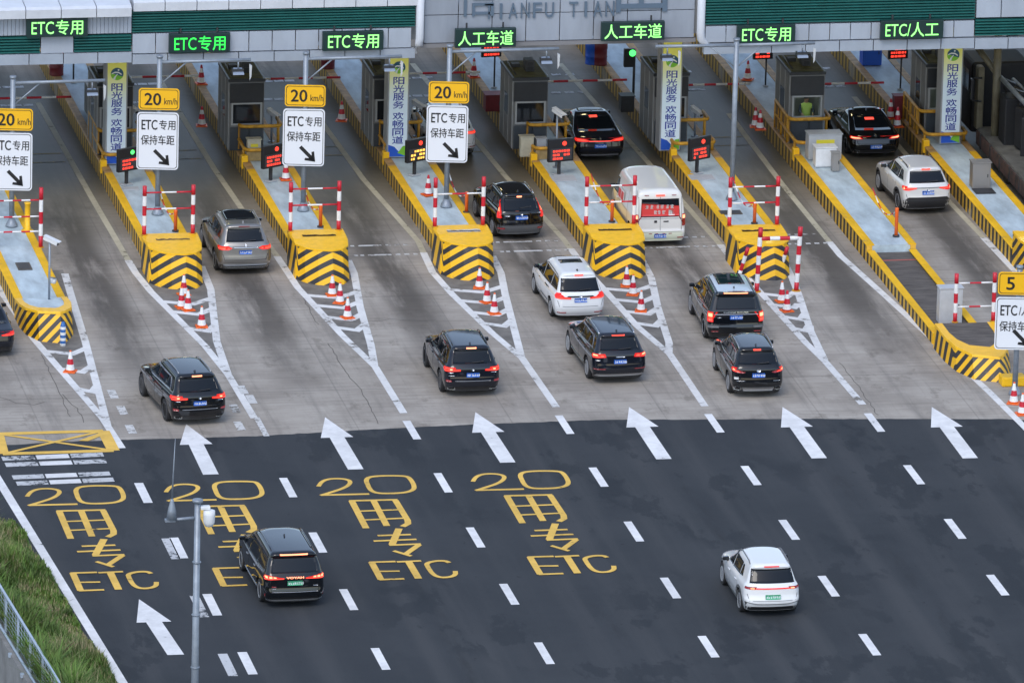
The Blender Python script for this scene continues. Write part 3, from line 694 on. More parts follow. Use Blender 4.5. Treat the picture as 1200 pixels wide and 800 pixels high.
def sign_post(x, y, label, top, speed, l1, arms, zb, dz=0.0, ph=2.12, yaw=-.17):
    t = thing("sign_post", label, "sign post", (x, y, zb), 0, "lane sign posts")
    zt = top - zb
    b = MB(); b.tube([(0, 0, 0), (0, 0, zt)], .095, STEEL, 14); b.lathe([(.22, 0), (.22, .04), (.1, .3)], (0, 0, 0), STEEL, 12); b.lathe([(.12, zt - .02), (.12, zt + .06)], (0, 0, 0), STEEL, 14); b.obj("pole", t)
    for s, ln in arms:
        b = MB(); za = zt - .2; b.tube([(0, 0, za), (s * ln, 0, za + .02)], .06, STEEL, 10); b.tube([(0, 0, za - .85), (s * .95, 0, za - .04)], .03, STEEL, 8); b.obj("arm", t)
        b = MB(); cx = s * (ln - .45); b.tube([(cx, 0, za), (cx, 0, za - .3)], .03, STEEL, 8)
        b.prism([(cx - .2, -.14, za - .5), (cx + .2, -.14, za - .5), (cx + .15, .14, za - .36), (cx - .15, .14, za - .36)], (0, .04, .05), ANT); b.box((cx, .12, za - .42), (.4, .3, .16), DARK); b.obj("lane_antenna", t)
        b = MB(); b.prism([(cx + .4, 0, za - .15), (cx + .5, 0, za - .22), (cx + .48, 0, za - .62), (cx + .42, 0, za - .75)], (.02, .1, 0), ANT2); b.obj("flat_antenna", t)
    if speed:
        M = Matrix.Rotation(yaw, 4, 'Z')
        off = -.18
        b = MB(); plate(b, 1.46, .80, .12, (0, off, 4.93 + dz - zb), SIGNY, INK, M)
        put_text(b, speed, (-.22 if len(speed) > 1 else -.3, off - .006, 4.93 + dz - zb), .58 if len(speed) > 1 else .27, .44, INK, .035, M=M); put_text(b, "km/h", (.42, off - .006, 4.86 + dz - zb), .46, .24, INK, .01, M=M); b.obj("speed_plate", t)
        b = MB(); plate(b, 1.5, ph, .13, (-.03, off, 4.44 + dz - ph / 2 - zb), SIGNW, INK, M)
        cx = -.03
        if l1: put_text(b, "ETC", (cx - .3, off - .006, 3.98 + dz - zb), .56, .36, INK, .025, M=M); put_text(b, l1, (cx + .34, off - .006, 3.98 + dz - zb), .58, .36, INK, .018, M=M)
        put_text(b, "保持车距", (cx, off - .006, 3.42 + dz - zb), 1.2, .36, INK, .018, M=M)
        ax, azz = cx + .18, (2.74 if ph > 2 else 2.98) + dz - zb
        D = Vector((.70, 0, -.71)); N = Vector((.71, 0, .70)); c0 = Vector((ax, off - .007, azz))
        Q = lambda a, q: M @ (c0 + D * a + N * q)
        b.face([Q(-.42, -.065), Q(.2, -.065), Q(.2, .065), Q(-.42, .065)], INK); b.face([Q(.05, -.24), Q(.36, 0), Q(.18, 0), Q(.0, -.16)], INK); b.face([Q(.05, .24), Q(.0, .16), Q(.18, 0), Q(.36, 0)], INK)
        b.face([Q(.1, -.1), Q(.36, 0), Q(.1, .1)], INK)
        b.obj("lane_plate", t)
    return t
sx = lambda px, py: on_y(px, py, 15.8).x
sign_post(-14.80, 14.7, "leftmost sign post with yellow 20 plate, cut by the picture edge", 6.1, "20", "专用", [(1, 3.3)], H, dz=-.33)
sign_post(sx(186, 150), 15.8, "sign post with yellow 20 plate above the leftmost crash block", 6.45, "20", "专用", [(1, 3.3)], H)
sign_post(sx(357, 150), 15.8, "sign post with yellow 20 plate above the second crash block", 6.45, "20", "专用", [(1, 3.5)], H)
sign_post(sx(525, 150), 15.8, "sign post with yellow 20 plate above the white-scraped crash block", 6.6, "20", "专用", [(1, 4.0)], H)
sign_post(sx(861, 120), 15.8, "tall plain steel pole with arms on both sides and no sign plate", 6.6, None, None, [(1, 2.9), (-1, 3.0)], H)
sign_post(at(1189, 462).x, at(1189, 462).y, "sign post with yellow 5 plate at the right picture edge", 4.5, "5", "/人工", [], 0, dz=-.95, ph=1.85)

# ------------------------------------------------------------------ lane displays, cameras
LEDR = em("red_led", (1, .05, .03), 1.0); LEDG = em("green_led", (.08, 1, .16), 1.2); LEDY = em("amber_led", (1, .5, .08), 1.1)
def led_rows(b, cx, y, cz, w, rows, mt, rnd, M=None):
    for j in range(rows):
        x = cx - w / 2
        while x < cx + w / 2 - .05:
            d = rnd.uniform(.05, .14); z = cz - j * .14
            P = [(x, y, z - .04), (min(x + d, cx + w / 2), y, z - .04), (min(x + d, cx + w / 2), y, z + .04), (x, y, z + .04)]
            if rnd.random() < .85: b.face([(M @ Vector(p)) if M else p for p in P], mt)
            x += d + .03
dl = ["lane display with a green dot and red lines beside the first blue banner", "lane display with red lines half behind the second sign plate", "lane display with amber lines beside the second blue banner", "lane display by the rear of the dark saloon car", "lane display with red lines beside the third blue banner"]
for i, (px, py) in enumerate([(150, 217), (319, 213), (487.5, 206), (656, 206), (818.5, 204)]):
    p = at(px, py, H); t = thing("lane_display", dl[i], "display", (p.x, p.y, H), R(30 if i != 3 else 12), "lane displays on the islands"); rnd = random.Random(i)
    b = MB(); b.box((0, .1, .3), (.1, .1, .6), DARK); b.box((0, .1, .02), (.4, .3, .04), GREYP); b.obj("post", t)
    b = MB(); b.box((0, 0, .98), (1.0, .16, .86), BLACK, bev=.02); b.obj("housing", t)
    b = MB(); b.box((0, -.082, .84), (.84, .012, .44), pm("display_face", (.05, .052, .058), .3)); led_rows(b, 0, -.0905, .96, .66, 3, LEDY if i == 2 else LEDR, rnd); b.obj("screen", t)
    b = MB(); b.lathe([(.085, -.082), (.085, -.095)], (.12, 0, 1.24), LEDG if i == 0 else LEDR, 14, axis='Y'); b.obj("signal_lamp", t)
dl = ["small red lane display beyond the leftmost booth", "small red lane display left of the fourth booth roof", "double red lane display behind the tall two-armed pole", "small red lane display left of the rightmost booth"]
for i, (px, py, hh) in enumerate([(86, 97, .95), (579, 103, 1.25), (897, 101, 1.1), (1055, 105, 1.25)]):
    p = at(px, py, H); t = thing("lane_display", dl[i], "display", (p.x, p.y, H), .1, "small lane displays beyond the booths"); rnd = random.Random(20 + i)
    b = MB(); b.tube([(0, 0, 0), (0, 0, hh)], .035, DARK, 8); b.lathe([(.12, 0), (.1, .04)], (0, 0, 0), GREYP, 10); b.obj("post", t)
    b = MB(); b.box((-.15, 0, hh + .22), (.78, .14, .5), BLACK, bev=.02); b.obj("housing", t)
    b = MB(); led_rows(b, -.15, -.075, hh + .36, .6, 3, LEDR, rnd); b.obj("screen", t)
def cctv(p, hh, label, tilt=.3, yaw=.5):
    t = thing("security_camera", label, "camera", p, yaw, "cameras on the islands")
    b = MB(); b.tube([(0, 0, 0), (0, 0, hh)], .04, STEEL, 10); b.lathe([(.13, 0), (.13, .03)], (0, 0, 0), STEEL, 10); b.obj("pole", t)
    b = MB(); M = Matrix.Translation((0, -.05, hh + .08)) @ Matrix.Rotation(tilt, 4, 'X'); b.box((0, 0, 0), (.17, .55, .15), WHITEP, bev=.02, M=M); b.box((0, -.03, .085), (.21, .62, .02), WHITEP, M=M); b.box((0, -.285, 0), (.12, .02, .1), BLACK, M=M); b.obj("camera_head", t)
    return t
t = cctv(at(57.5, 354, H), 2.15, "white camera on a thin post at the left crash nose", .3, 1.0)
b = MB(); b.tube([(0, 0, .9), (.3, -.1, .8)], .025, STEEL, 8); b.lathe([(.02, 0), (.11, .02), (.11, .2), (.02, .22)], (.32, -.1, .7), WHITEP, 12, axis='Y'); b.obj("dome_camera", t)
cctv(at(318, 166, H), 1.0, "white camera on a post right of the second booth", .3, .6); cctv(at(153, 160, H), 1.0, "white camera right of the first blue banner", .3, .6); cctv(at(651.5, 196, H), 2.0, "white camera on a post beside the dark saloon car", .3, .6)
cctv(at(814, 160, H), .9, "large white camera right of the third blue banner", .35, .6); cctv(at(488, 160, H), 1.15, "yellowish white camera right of the second blue banner", .3, .7)
# ------------------------------------------------------------------ booths, columns, rails
BWALL = pm("booth_grey_panel", (.17, .17, .165), .5, var=.18, scale=2); BDARK = pm("booth_dark_panel", (.022, .026, .032), .35, var=.2, scale=3); BROOF = pm("mossy_booth_roof", (.10, .098, .035), .8, var=.55, scale=3)
BLOW = pm("booth_blue_grey_base", (.045, .055, .065), .5, var=.2, scale=3); GLASS = pm("dark_booth_glass", (.012, .014, .017), .06); FRAME = pm("window_frame", (.33, .34, .34), .4)
CLEAR = pm("clear_booth_glass", (.9, .95, .93), .03); MATS["clear_booth_glass"].node_tree.nodes['Principled BSDF'].inputs['Transmission Weight'].default_value = 1.0; CLEAR.node_tree.nodes['Principled BSDF'].inputs['IOR'].default_value = 1.05
LAMP = em("booth_lamp", (.85, 1, .9), 3.0)
def booth(lit):
    r = thing("toll_booth", "", "toll booth", group="toll booths on the islands"); W2, D, T = .66, 2.5, 2.6
    b = MB()
    if lit:
        for s in (-1, 1): b.box((s * (W2 - .03), D / 2, T / 2), (.06, D, T), BWALL)
        b.box((0, D - .03, T / 2), (2 * W2 - .13, .06, T), BWALL)
        b.box((0, .03, .5), (2 * W2 - .13, .06, 1.0), BWALL); b.box((0, .03, 2.2), (2 * W2 - .13, .06, .8), BWALL)
        for s in (-1, 1): b.box((s * (W2 - .14), .03, 1.4), (.14, .06, .8), BWALL)
        b.box((0, D / 2, .1), (2 * W2 - .13, D - .13, .1), GREYP)
    else: b.box((0, D / 2, T / 2), (2 * W2, D, T), BWALL, bev=.03)
    for y in (.04, .85, 1.7, D - .04): b.box((-W2 - .004, y, T / 2), (.02, .05, T - .05), FRAME)
    b.obj("wall", r)
    b = MB(); b.box((0, D / 2, T + .06), (2 * W2 + .06, D + .1, .12), BDARK, bev=.02); b.box((0, D / 2, T + .125), (2 * W2 - .1, D - .1, .02), BROOF); b.obj("roof", r)
    b = MB(); b.box((.1, 1.0, T + .36), (.34, .5, .44), DARK, bev=.02); b.box((.1, .745, T + .44), (.22, .012, .14), BLACK); b.box((.1, .745, T + .27), (.22, .012, .14), BLACK); b.box((-.3, 1.6, T + .2), (.3, .3, .14), DARK); b.tube([(-.5, .4, T + .14), (-.5, 2.1, T + .2)], .03, DARK, 6); b.obj("roof_unit", r)
    b = MB(); b.box((0, -.02, 2.18), (2 * W2 - .06, .06, .74), BDARK, bev=.02); b.obj("sign_panel", r)
    b = MB()
    for c, d in (((0, -.03, 1.79), (1.14, .07, .06)), ((0, -.03, 1.0), (1.14, .07, .06)), ((-.54, -.03, 1.395), (.06, .07, .74)), ((.54, -.03, 1.395), (.06, .07, .74))): b.box(c, d, FRAME)
    f = b.obj("window_frame", r)
    b = MB(); b.box((0, -.012, 1.395), (1.02, .012, .73), CLEAR if lit else GLASS); b.obj("pane", f)
    b = MB(); b.box((-W2 - .006, 1.25, 1.45), (.02, .7, .75), GLASS); b.obj("side_window", r)
    b = MB(); b.box((0, -.02, .45), (2 * W2 - .1, .05, .88), BLOW); b.box((.1, -.06, .45), (.02, .04, .8), BDARK); b.obj("lower_panel", r)
    if lit: b = MB(); b.box((0, .9, 2.5), (.7, .9, .04), LAMP); b.obj("ceiling_lamp", r)
    return r
BX = [(-9.75, 24), (-4.85, 24.15), (.55, 24.2), (5.65, 23.4), (11.0, 23.6), (16.1, 23.3), (21.45, 24)]
bo_l = ["leftmost toll booth, behind the first blue banner", "toll booth with a pale yellow-labelled box in front, second from left", "third toll booth from left, behind the second blue banner", "fourth toll booth, mossy roof clearly visible", "fifth toll booth, behind the third blue banner", "sixth toll booth, attendant in a yellow vest at its lit window", "rightmost toll booth with a yellow-edged roof"]
pr0, pr1 = booth(False), booth(True)
u0 = u1 = False
for i, (x, y) in enumerate(BX):
    lit = i in (5, 6); src = pr1 if lit else pr0
    used = u1 if lit else u0
    o = dup(src, (0, 0, 0)) if used else src
    if lit: u1 = True
    else: u0 = True
    o.location = (x, y, H + .012); o['label'] = bo_l[i]
# attendants at the two lit windows
def person(loc, label):
    SK = pm("skin", (.45, .26, .18), .5); VEST = pm("hi_vis_vest", (.42, .55, .10), .6); HAIR = pm("dark_hair", (.02, .018, .015), .5); SH = pm("dark_uniform", (.03, .04, .07), .7)
    me = bpy.data.meshes.new("person_body")
    V = [(0, 0, .5), (0, -.02, .75), (0, -.02, 1.0), (0, 0, 1.13), (0, -.03, 1.24), (0, -.05, 1.36), (.2, -.02, 1.06), (.27, -.12, .84), (.2, -.33, .76), (.16, -.4, .75), (-.2, -.02, 1.06), (-.27, -.12, .84), (-.2, -.33, .76), (-.16, -.4, .75), (.12, -.3, .5), (.12, -.35, .15), (-.12, -.3, .5), (-.12, -.35, .15)]
    Ed = [(0, 1), (1, 2), (2, 3), (3, 4), (4, 5), (2, 6), (6, 7), (7, 8), (8, 9), (2, 10), (10, 11), (11, 12), (12, 13), (0, 14), (14, 15), (0, 16), (16, 17)]
    RD = [.16, .15, .17, .06, .095, .09, .075, .055, .04, .045, .075, .055, .04, .045, .09, .06, .09, .06]
    me.from_pydata(V, Ed, []); o = bpy.data.objects.new("person", me); C.objects.link(o)
    sm = o.modifiers.new("skin", 'SKIN'); o.modifiers.new("sub", 'SUBSURF').levels = 2
    for k, rr in enumerate(RD): me.skin_vertices[0].data[k].radius = (rr, rr * .85)
    me.skin_vertices[0].data[0].use_root = True
    dg = bpy.context.evaluated_depsgraph_get(); nm = bpy.data.meshes.new_from_object(o.evaluated_get(dg)); bpy.data.objects.remove(o)
    nm.materials.clear()
    for mt in (SK, VEST, SH): nm.materials.append(mt)
    for p in nm.polygons:
        c = p.center; p.use_smooth = True
        p.material_index = 0 if c.z > 1.15 or (c.y < -.3 and c.z > .68) else 1 if c.z > .62 and abs(c.x) < .2 else 2
    t = link("person", nm); t.location = loc; tag(t, label, "person")
    b = MB(); b.lathe([(.02, .12), (.07, .1), (.1, .04), (.105, -.02), (.09, -.05)], (0, -.02, 1.36), HAIR, 14); b.obj("hair", t)
    b = MB()
    for s in (-1, 1): b.lathe([(.014, 0), (.014, .012)], (s * .035, -.145, 1.33), BLACK, 8, axis='Y')
    b.box((0, -.15, 1.30), (.025, .03, .04), SK); b.box((0, -.138, 1.255), (.05, .01, .012), pm("lips", (.3, .1, .09), .5)); b.obj("face", t)
    return t
person((16.25, 24.1, H + .2), "seated attendant in a yellow-green vest behind the sixth booth window"); person((21.75, 24.8, H + .2), "seated attendant in a yellow-green vest in the rightmost booth")

CONC_C = pm("column_cladding", (.34, .35, .36), .5, var=.15, scale=1.5)
def mk_banner():
    M, t = shader("banner_print", .5); g = t.new('ShaderNodeTexCoord').outputs['Object']; x, y, z = t.sep(g)
    # printed design: yellow head blending to pale blue
    c = t.mix(t.sstep(z, 2.0, 3.9), (.80, .92, .98), (.98, .93, .16)); c = t.mix(t.sstep(z, .2, 1.6), (.82, .92, .98), c)
    t.L.new(c, t.b.inputs['Base Color']); return M
BAN = mk_banner(); NAVY = pm("banner_navy", (.003, .025, .32), .5); LGR = pm("logo_green", (.22, .55, .03), .5); LBL = pm("logo_blue", (.02, .10, .17), .5); LWH = pm("logo_white", (.8, .82, .8), .5); BBL = pm("banner_blue", (.015, .10, .55), .5)
ban_l = ["leftmost canopy column with a blue and yellow banner", "second banner column from left, behind the second crash block lane", "third banner column, by the arms of the tall pole", "rightmost banner column, brightest yellow head"]
for i, (px0, px1, py) in enumerate([(125.5, 149, 196), (455.5, 477, 186.5), (781, 803, 187), (1103, 1126, 171)]):
    a = at(px0, py, H); e = at(px1, py, H); wd = .76; x = (a.x + e.x) / 2; y = 22.6
    t = thing("canopy_column", ban_l[i], "column", (x, y, H + .012), 0, "canopy columns with banners")
    b = MB(); b.box((0, .4, 2.6), (wd + .04, .8, 5.2), CONC_C, bev=.02); b.obj("shaft", t)
    zt = lambda pp: (py - pp) / 32.4
    b = MB(); y_ = -.012; bw = .69
    b.box((0, y_, 2.42), (bw, .02, 4.75), BAN); bn = b.obj("banner", t)
    b = MB(); z0 = (4.28 if i < 3 else 3.15) if 0 else 3.42; q = y_ - .013
    circ = lambda r, cx, cz, n=28, a0=0, a1=2 * PI: [(cx + r * math.cos(a0 + (a1 - a0) * k / n), q, cz + r * math.sin(a0 + (a1 - a0) * k / n)) for k in range(n + 1)]
    zl = 3.43
    b.face(circ(.235, 0, zl)[:-1], LGR)
    q -= .003; b.face(circ(.235, 0, zl, 18, -.15 * PI, .95 * PI), LBL)
    q -= .003; b.face([(-.2, q, zl + .03), (-.08, q, zl + .09), (.06, q, zl + .08), (.17, q, zl - .0), (.17, q, zl - .05), (.05, q, zl + .03), (-.08, q, zl + .04), (-.2, q, zl - .01)], LWH)
    b.face([(.0, q - .001, zl - .0), (.03, q - .001, zl - .0), (-.05, q - .001, zl - .12), (-.07, q - .001, zl - .22), (-.15, q - .001, zl - .18), (-.1, q - .001, zl - .1)], LWH); b.face(circ(.035, .05, zl + .15, 10)[:-1], LWH)
    b.obj("emblem", bn)
    b = MB()
    for k, ch in enumerate("阳光服务欢畅同道"):
        z = 2.93 - k * .305 - (.12 if k > 3 else 0); put_text(b, ch, (.0, y_ - .013, z), .40, .28, NAVY, .035)
    b.obj("lettering", bn)
    b = MB(); q = y_ - .013; b.face([(-bw / 2, q, .05), (bw / 2, q, .05), (bw / 2, q, .3), (.1, q, .18), (-.12, q, .42), (-bw / 2, q, .5)], BBL); q -= .003
    b.face([(0, q, .18), (bw / 2, q, .05), (bw / 2, q, .46), (.2, q, .44)], LGR); b.obj("hill_print", bn)

# yellow tube guard rails in front of every booth
def rail(w):
    r = thing("guard_rail", "", "guard rail", group="yellow guard rails round the booths"); h = w / 2
    b = MB()
    for z, y, e in ((.42, -1.55, 2.9), (.98, -.3, 2.6)):
        b.tube([(-h, y + e, z + .05), (-h, y + .25, z), (-h + .06, y + .06, z), (-h + .22, y, z), (h - .22, y, z), (h - .06, y + .06, z), (h, y + .25, z), (h, y + (.9 if z < .6 else 1.2), z)], .065, YDIRT, 10)
    b.obj("rail_tube", r)
    for x, y, z in ((-h, -1.2, .42), (-h, .1, 1.0), (-h, 1.2, 1.0), (-h, 2.3, 1.02), (h, -1.0, .42), (h, .5, .98)):
        b = MB(); b.tube([(x, y, 0), (x, y, z)], .055, YDIRT, 8); b.obj("post", r)
    b = MB(); RP = pm("rusty_plate", (.20, .11, .035), .7, var=.5, scale=3); b.box((-h + .005, 1.1, .5), (.03, 2.6, .8), RP)
    for k in range(5): b.box((-h - .02, -.1 + k * .6, .5), (.03, .07, .84), YDIRT)
    b.box((-h - .02, 1.1, .52), (.03, 2.6, .06), YDIRT); b.obj("side_plate", r)
    b = MB(); b.box((-h - .02, -1.5, -.02), (.24, .3, .5), YELLOW, bev=.03); b.obj("corner_stone", r)
    return r
rl = None
for i, (x0, x1, y0) in enumerate(ISL[1:]):
    if rl is None: rl = rail(1.55); o = rl
    else: o = dup(rl, (0, 0, 0))
    if i in (1, 3): b = MB(); b.box((0, -1.5, .17), (1.45, .05, .34), pm("tan_plate", (.36, .25, .10), .6, var=.35, scale=3)); b.obj("front_plate", o)
    o.location = ((x0 + x1) / 2 - .02, BX[i][1], H + .012); o['label'] = "yellow tube guard rail round the %s toll booth%s" % (nth[i], " on the right edge island" if i == 6 else "")
# covers and mats let into the decks
for px, py, w_, d_, mt, l in ((1153, 224, .75, .7, "DARK", "dark rubber mat before the grey steel cabinet"), (856, 249, .8, .5, "DECKO", "rusty cover plate in the deck by the tall two-armed pole"), (660, 209, .9, .8, "GREYP", "worn concrete patch under the lane display by the dark saloon"), (822, 208, .9, .7, "GREYP", "worn concrete patch under the lane display by the third banner"), (153, 221, .6, .4, "GREYP", "concrete foot slab of the lane display by the first banner"), (28, 312, .5, .9, "DECKO", "dark cover plate in the leftmost island deck")):
    p = at(px, py, H); b = MB(); b.box((0, 0, .004), (w_, d_, .03), {"DARK": DARK, "DECKO": DECKO, "GREYP": GREYP}[mt]); b.box((0, 0, .021), (w_ - .12, d_ - .1, .006), DARK if mt != "GREYP" else GREYP)
    o = b.obj("cover_plate"); o.location = (p.x, p.y, H); tag(o, l, "cover plate", "plates and patches on the island decks")
# boxes on the decks
def cabinet(p, w, d, h, mat, label, cat="cabinet", extra=None):
    t = thing("cabinet", label, cat, (p.x, p.y, p.z + .012), 0)
    b = MB(); b.box((0, 0, h / 2), (w, d, h), mat, bev=.015); b.box((0, 0, h + .015), (w + .06, d + .06, .03), mat); b.obj("housing", t)
    b = MB(); b.box((0, -d / 2 - .006, h * .5), (w - .1, .012, h * .84), mat); b.box((w * .33, -d / 2 - .02, h * .5), (.03, .03, .12), DARK); b.obj("door", t)
    if extra: b = MB(); b.box((0, -d / 2 - .016, h * .72), (w * .55, .006, h * .16), extra); b.obj("warning_label", t)
    return t
YLAB = pm("warning_yellow", (.72, .62, .04), .5); CREAM = pm("cream_box_paint", (.50, .47, .36), .5, var=.15, scale=4)
cabinet(Vector((-4.75, 22.95, H)), .5, .3, .75, CREAM, "pale box with a yellow label under the second booth window", extra=YLAB)
cabinet(Vector((5.35, 22.4, H)), .5, .3, .75, CREAM, "stained pale box left of two under the fourth booth window"); cabinet(Vector((5.9, 22.45, H)), .36, .3, .65, GREYP, "grey box right of two under the fourth booth window")
cabinet(Vector((16.3, 21.15, H)), 1.25, .6, .95, GREYP, "large grey cabinet with yellow labels before the sixth booth", extra=YLAB)
cabinet(at(966, 194, H), .78, .5, .72, WHITEP, "white box in front of the large grey cabinet"); cabinet(at(978.5, 200, H), .28, .28, .68, pm("dull_stainless", (.3, .29, .28), .4, .4), "narrow grey pillar box beside the white box", "pillar box")
cabinet(at(1148, 219, H), .68, .5, .95, pm("dull_stainless", (.3, .29, .28), .4, .4), "grey steel cabinet on the right edge island before the last banner")
cabinet(at(1112, 377, .34), .82, .45, 1.25, pm("light_steel", (.55, .57, .6), .4, .2, var=.1), "pale upright cabinet on the brown paving by the right frame")
DRED = pm("dark_red_paint", (.16, .012, .02), .5, var=.2, scale=4)
cabinet(at(577, 129, H), .62, .6, .62, DRED, "dark red gate cabinet left of the fourth booth", "gate cabinet"); cabinet(at(1052, 138, H), .38, .4, .85, DRED, "dark red gate cabinet with green lamp left of the rightmost booth", "gate cabinet"); cabinet(at(734, 130, H), .5, .5, .6, DARK, "dark gate cabinet under the green lane light", "gate cabinet")
for px, py, l, mt in ((66, 88, "dark red barrel beyond the leftmost booth", DRED), (384, 80, "dark red barrel beyond the third booth", DRED), (703, 76, "dark red barrel under the second manual lane sign", DRED), (694, 75, "blue barrel beside the dark red barrel", BBL)):
    p = at(px, py, H); b = MB(); b.lathe([(.27, 0), (.28, .03), (.27, .06), (.27, .3), (.285, .32), (.27, .34), (.27, .62), (.285, .64), (.28, .88), (.25, .9)], (0, 0, 0), mt, 20)
    o = b.obj("barrel"); o.location = (p.x, p.y, H + .01); tag(o, l, "barrel", "barrels on the island decks")
cabinet(at(1020, 75, H), .75, .6, 1.0, BBL, "blue box on the far deck of the sixth island")
b = MB(); p = at(88, 128, H); b.box((0, 1.6, .55), (.06, 4.2, 1.1), pm("grey_screen", (.10, .105, .1), .6, var=.2)); b.tube([(0, -.5, 1.12), (0, 3.7, 1.12)], .05, FRAME, 8); o = b.obj("screen_panel"); o.location = (-9.95, 26.8, H + .01); tag(o, "dark grey screen panel along the leftmost booth island", "panel")
# traffic light
p = at(742, 116, H); t = thing("traffic_light", "lane traffic light showing green left of the fifth booth", "traffic light", (p.x, p.y, H))
b = MB(); b.tube([(0, 0, 0), (0, 0, 1.9)], .05, DARK, 10); b.obj("pole", t); b = MB(); b.box((-.2, -.02, 1.62), (.42, .2, .72), BLACK, bev=.03); b.obj("housing", t)
b = MB(); b.lathe([(.13, -.125), (.13, -.14)], (-.1, 0, 1.82), LEDG, 16, axis='Y'); b.obj("green_lamp", t)
# gate arms
for i, (xa, xb, px, py) in enumerate([(-14.1, -10.5, 20, 115), (-8.75, -5.3, 95, 92), (-3.45, 0, 345, 92), (1.85, 5.4, 500, 86), (7.1, 10.75, 675, 95), (12.4, 15.3, 842, 99), (17.1, 20.4, 990, 98)]):
    Y = [32.4, 33.9, 31.5, 31.3, 28.6, 26.4, 25.2][i]; y = on_y(px, py, Y); z = 1.45
    # distance chosen so that the arm sits 1.45 m above the lane
    p = at(px, py, z); t = thing("gate_arm", "raised-height red and white gate arm across lane %s" % ["left of the leftmost booth island", "beside the first blue banner", "between the second booth and the second banner", "behind the silver car at the third sign", "in front of the dark saloon car", "right of the third blue banner", "in front of the black coupe car"][i], "gate arm", (xa + .1, p.y, 0), 0, "gate arms across the lanes")
    b = MB(); banded(b, (0, 0, z), (xb - xa - .25, 0, z), .045, 6, 0 if i % 2 else 1); b.obj("arm", t)
    b = MB(); b.box((-.12, 0, (z + H) / 2 + .02), (.26, .3, z - H + .1), DRED if i == 3 else DARK, bev=.02); b.obj("gate_housing", t)

# ------------------------------------------------------------------ canopy
PANEL = pm("canopy_white_panel", (.37, .415, .48), .45, var=.14, scale=.9, stretch=(1, 1, .35)); PANEL2 = pm("canopy_centre_panel", (.30, .335, .39), .5, var=.18, scale=.8, stretch=(1, 1, .25)); GREEN = pm("canopy_green_louvre", (.012, .115, .105), .4, var=.2, scale=2)
SEAM = pm("panel_gap", (.05, .055, .06), .7); CAP = pm("canopy_cap", (.60, .63, .68), .4, var=.1, scale=1.5); TRIM = pm("canopy_trim", (.33, .375, .435), .45, var=.12, scale=1.2)
cn = thing("canopy", "long white and green toll station canopy across the top", "canopy", (0, 18, 0))
FX = lambda px, py: on_y(px, py, 18).x
xA, xB, xC, xD = FX(155, 40), FX(487, 40), FX(825, 30), FX(1143, 20)
def panels(nm, x0, x1, z0, z1, y, mat, wd, dp=.12, gap=.035):
    b = MB()
    n = max(1, round((x1 - x0) / wd)); s = (x1 - x0) / n
    for i in range(n): b.box((x0 + s * (i + .5), y + dp / 2, (z0 + z1) / 2), (s - gap, dp, z1 - z0), mat)
    b.obj(nm, cn)
def louvre(nm, x0, x1, z0, z1, y):
    b = MB()
    n = max(2, round((z1 - z0) / .105)); s = (z1 - z0) / n
    b.box(((x0 + x1) / 2, y + .16, (z0 + z1) / 2), (x1 - x0, .06, z1 - z0 - .01), pm("louvre_back", (.008, .04, .038), .6))
    for i in range(n): b.prism([(x0, y + .12, z0 + s * (i + .05)), (x0, y + .0, z0 + s * (i + .2)), (x0, y + .0, z0 + s * (i + .62)), (x0, y + .12, z0 + s * (i + .8))], (x1 - x0, 0, 0), GREEN)
    b.obj(nm, cn)
P_, L_, T_, N_ = 'white_panel', 'green_louvre', 'lower_trim', 'centre_panel'; K_ = MB(); U_ = MB()
# trims
panels(T_, -30, xA, 5.70, 6.08, -.05, TRIM, 1.28, .3); panels(T_, xA, xB, 5.63, 5.98, -.05, TRIM, 1.28, .3); panels(T_, xC, xD, 5.52, 5.90, -.05, TRIM, 1.25, .3); panels(T_, xD, 40, 5.48, 5.88, -.05, TRIM, 1.25, .3)
# left section
louvre(L_, -30, FX(47, 52), 6.1, 6.74, 0); louvre(L_, FX(87, 52), xA - .03, 6.1, 6.74, 0); panels(P_, FX(47, 52) + .02, FX(87, 52) - .02, 6.1, 6.74, .0, PANEL, 1.3)
panels(P_, -30, xA - .03, 6.78, 7.5, .02, PANEL, .14, .1, .012)
for i in range(14):
    x1 = xA - .1 - i * 1.28; x0 = x1 - 1.25
    K_.prism([(x0, -.42, 7.5), (x0, -.45, 7.82), (x0, -.3, 7.9), (x0, .9, 7.98), (x0, .9, 7.5)], (x1 - x0, 0, 0), CAP)
# second section
panels(P_, xA, xB - .15, 6.02, 6.74, .0, PANEL, .82); louvre(L_, xA, xB - .02, 6.78, 7.58, .0)
for i in range(9):
    x0 = xA + .02 + i * 1.16; K_.prism([(x0, -.1, 7.6), (x0, -.12, 7.92), (x0, 0, 7.98), (x0, .9, 8.05), (x0, .9, 7.6)], (1.13, 0, 0), CAP)
# centre
panels(N_, xB + .35, xC - .3, 6.1, 7.12, .25, PANEL2, 1.27, .1); panels(N_, xB + .35, xC - .3, 7.15, 8.6, .25, PANEL2, 1.27, .1); U_.box(((xB + xC) / 2, .35, 6.0), (xC - xB - .5, .3, .14), pm("canopy_under_band", (.2, .2, .21), .6))
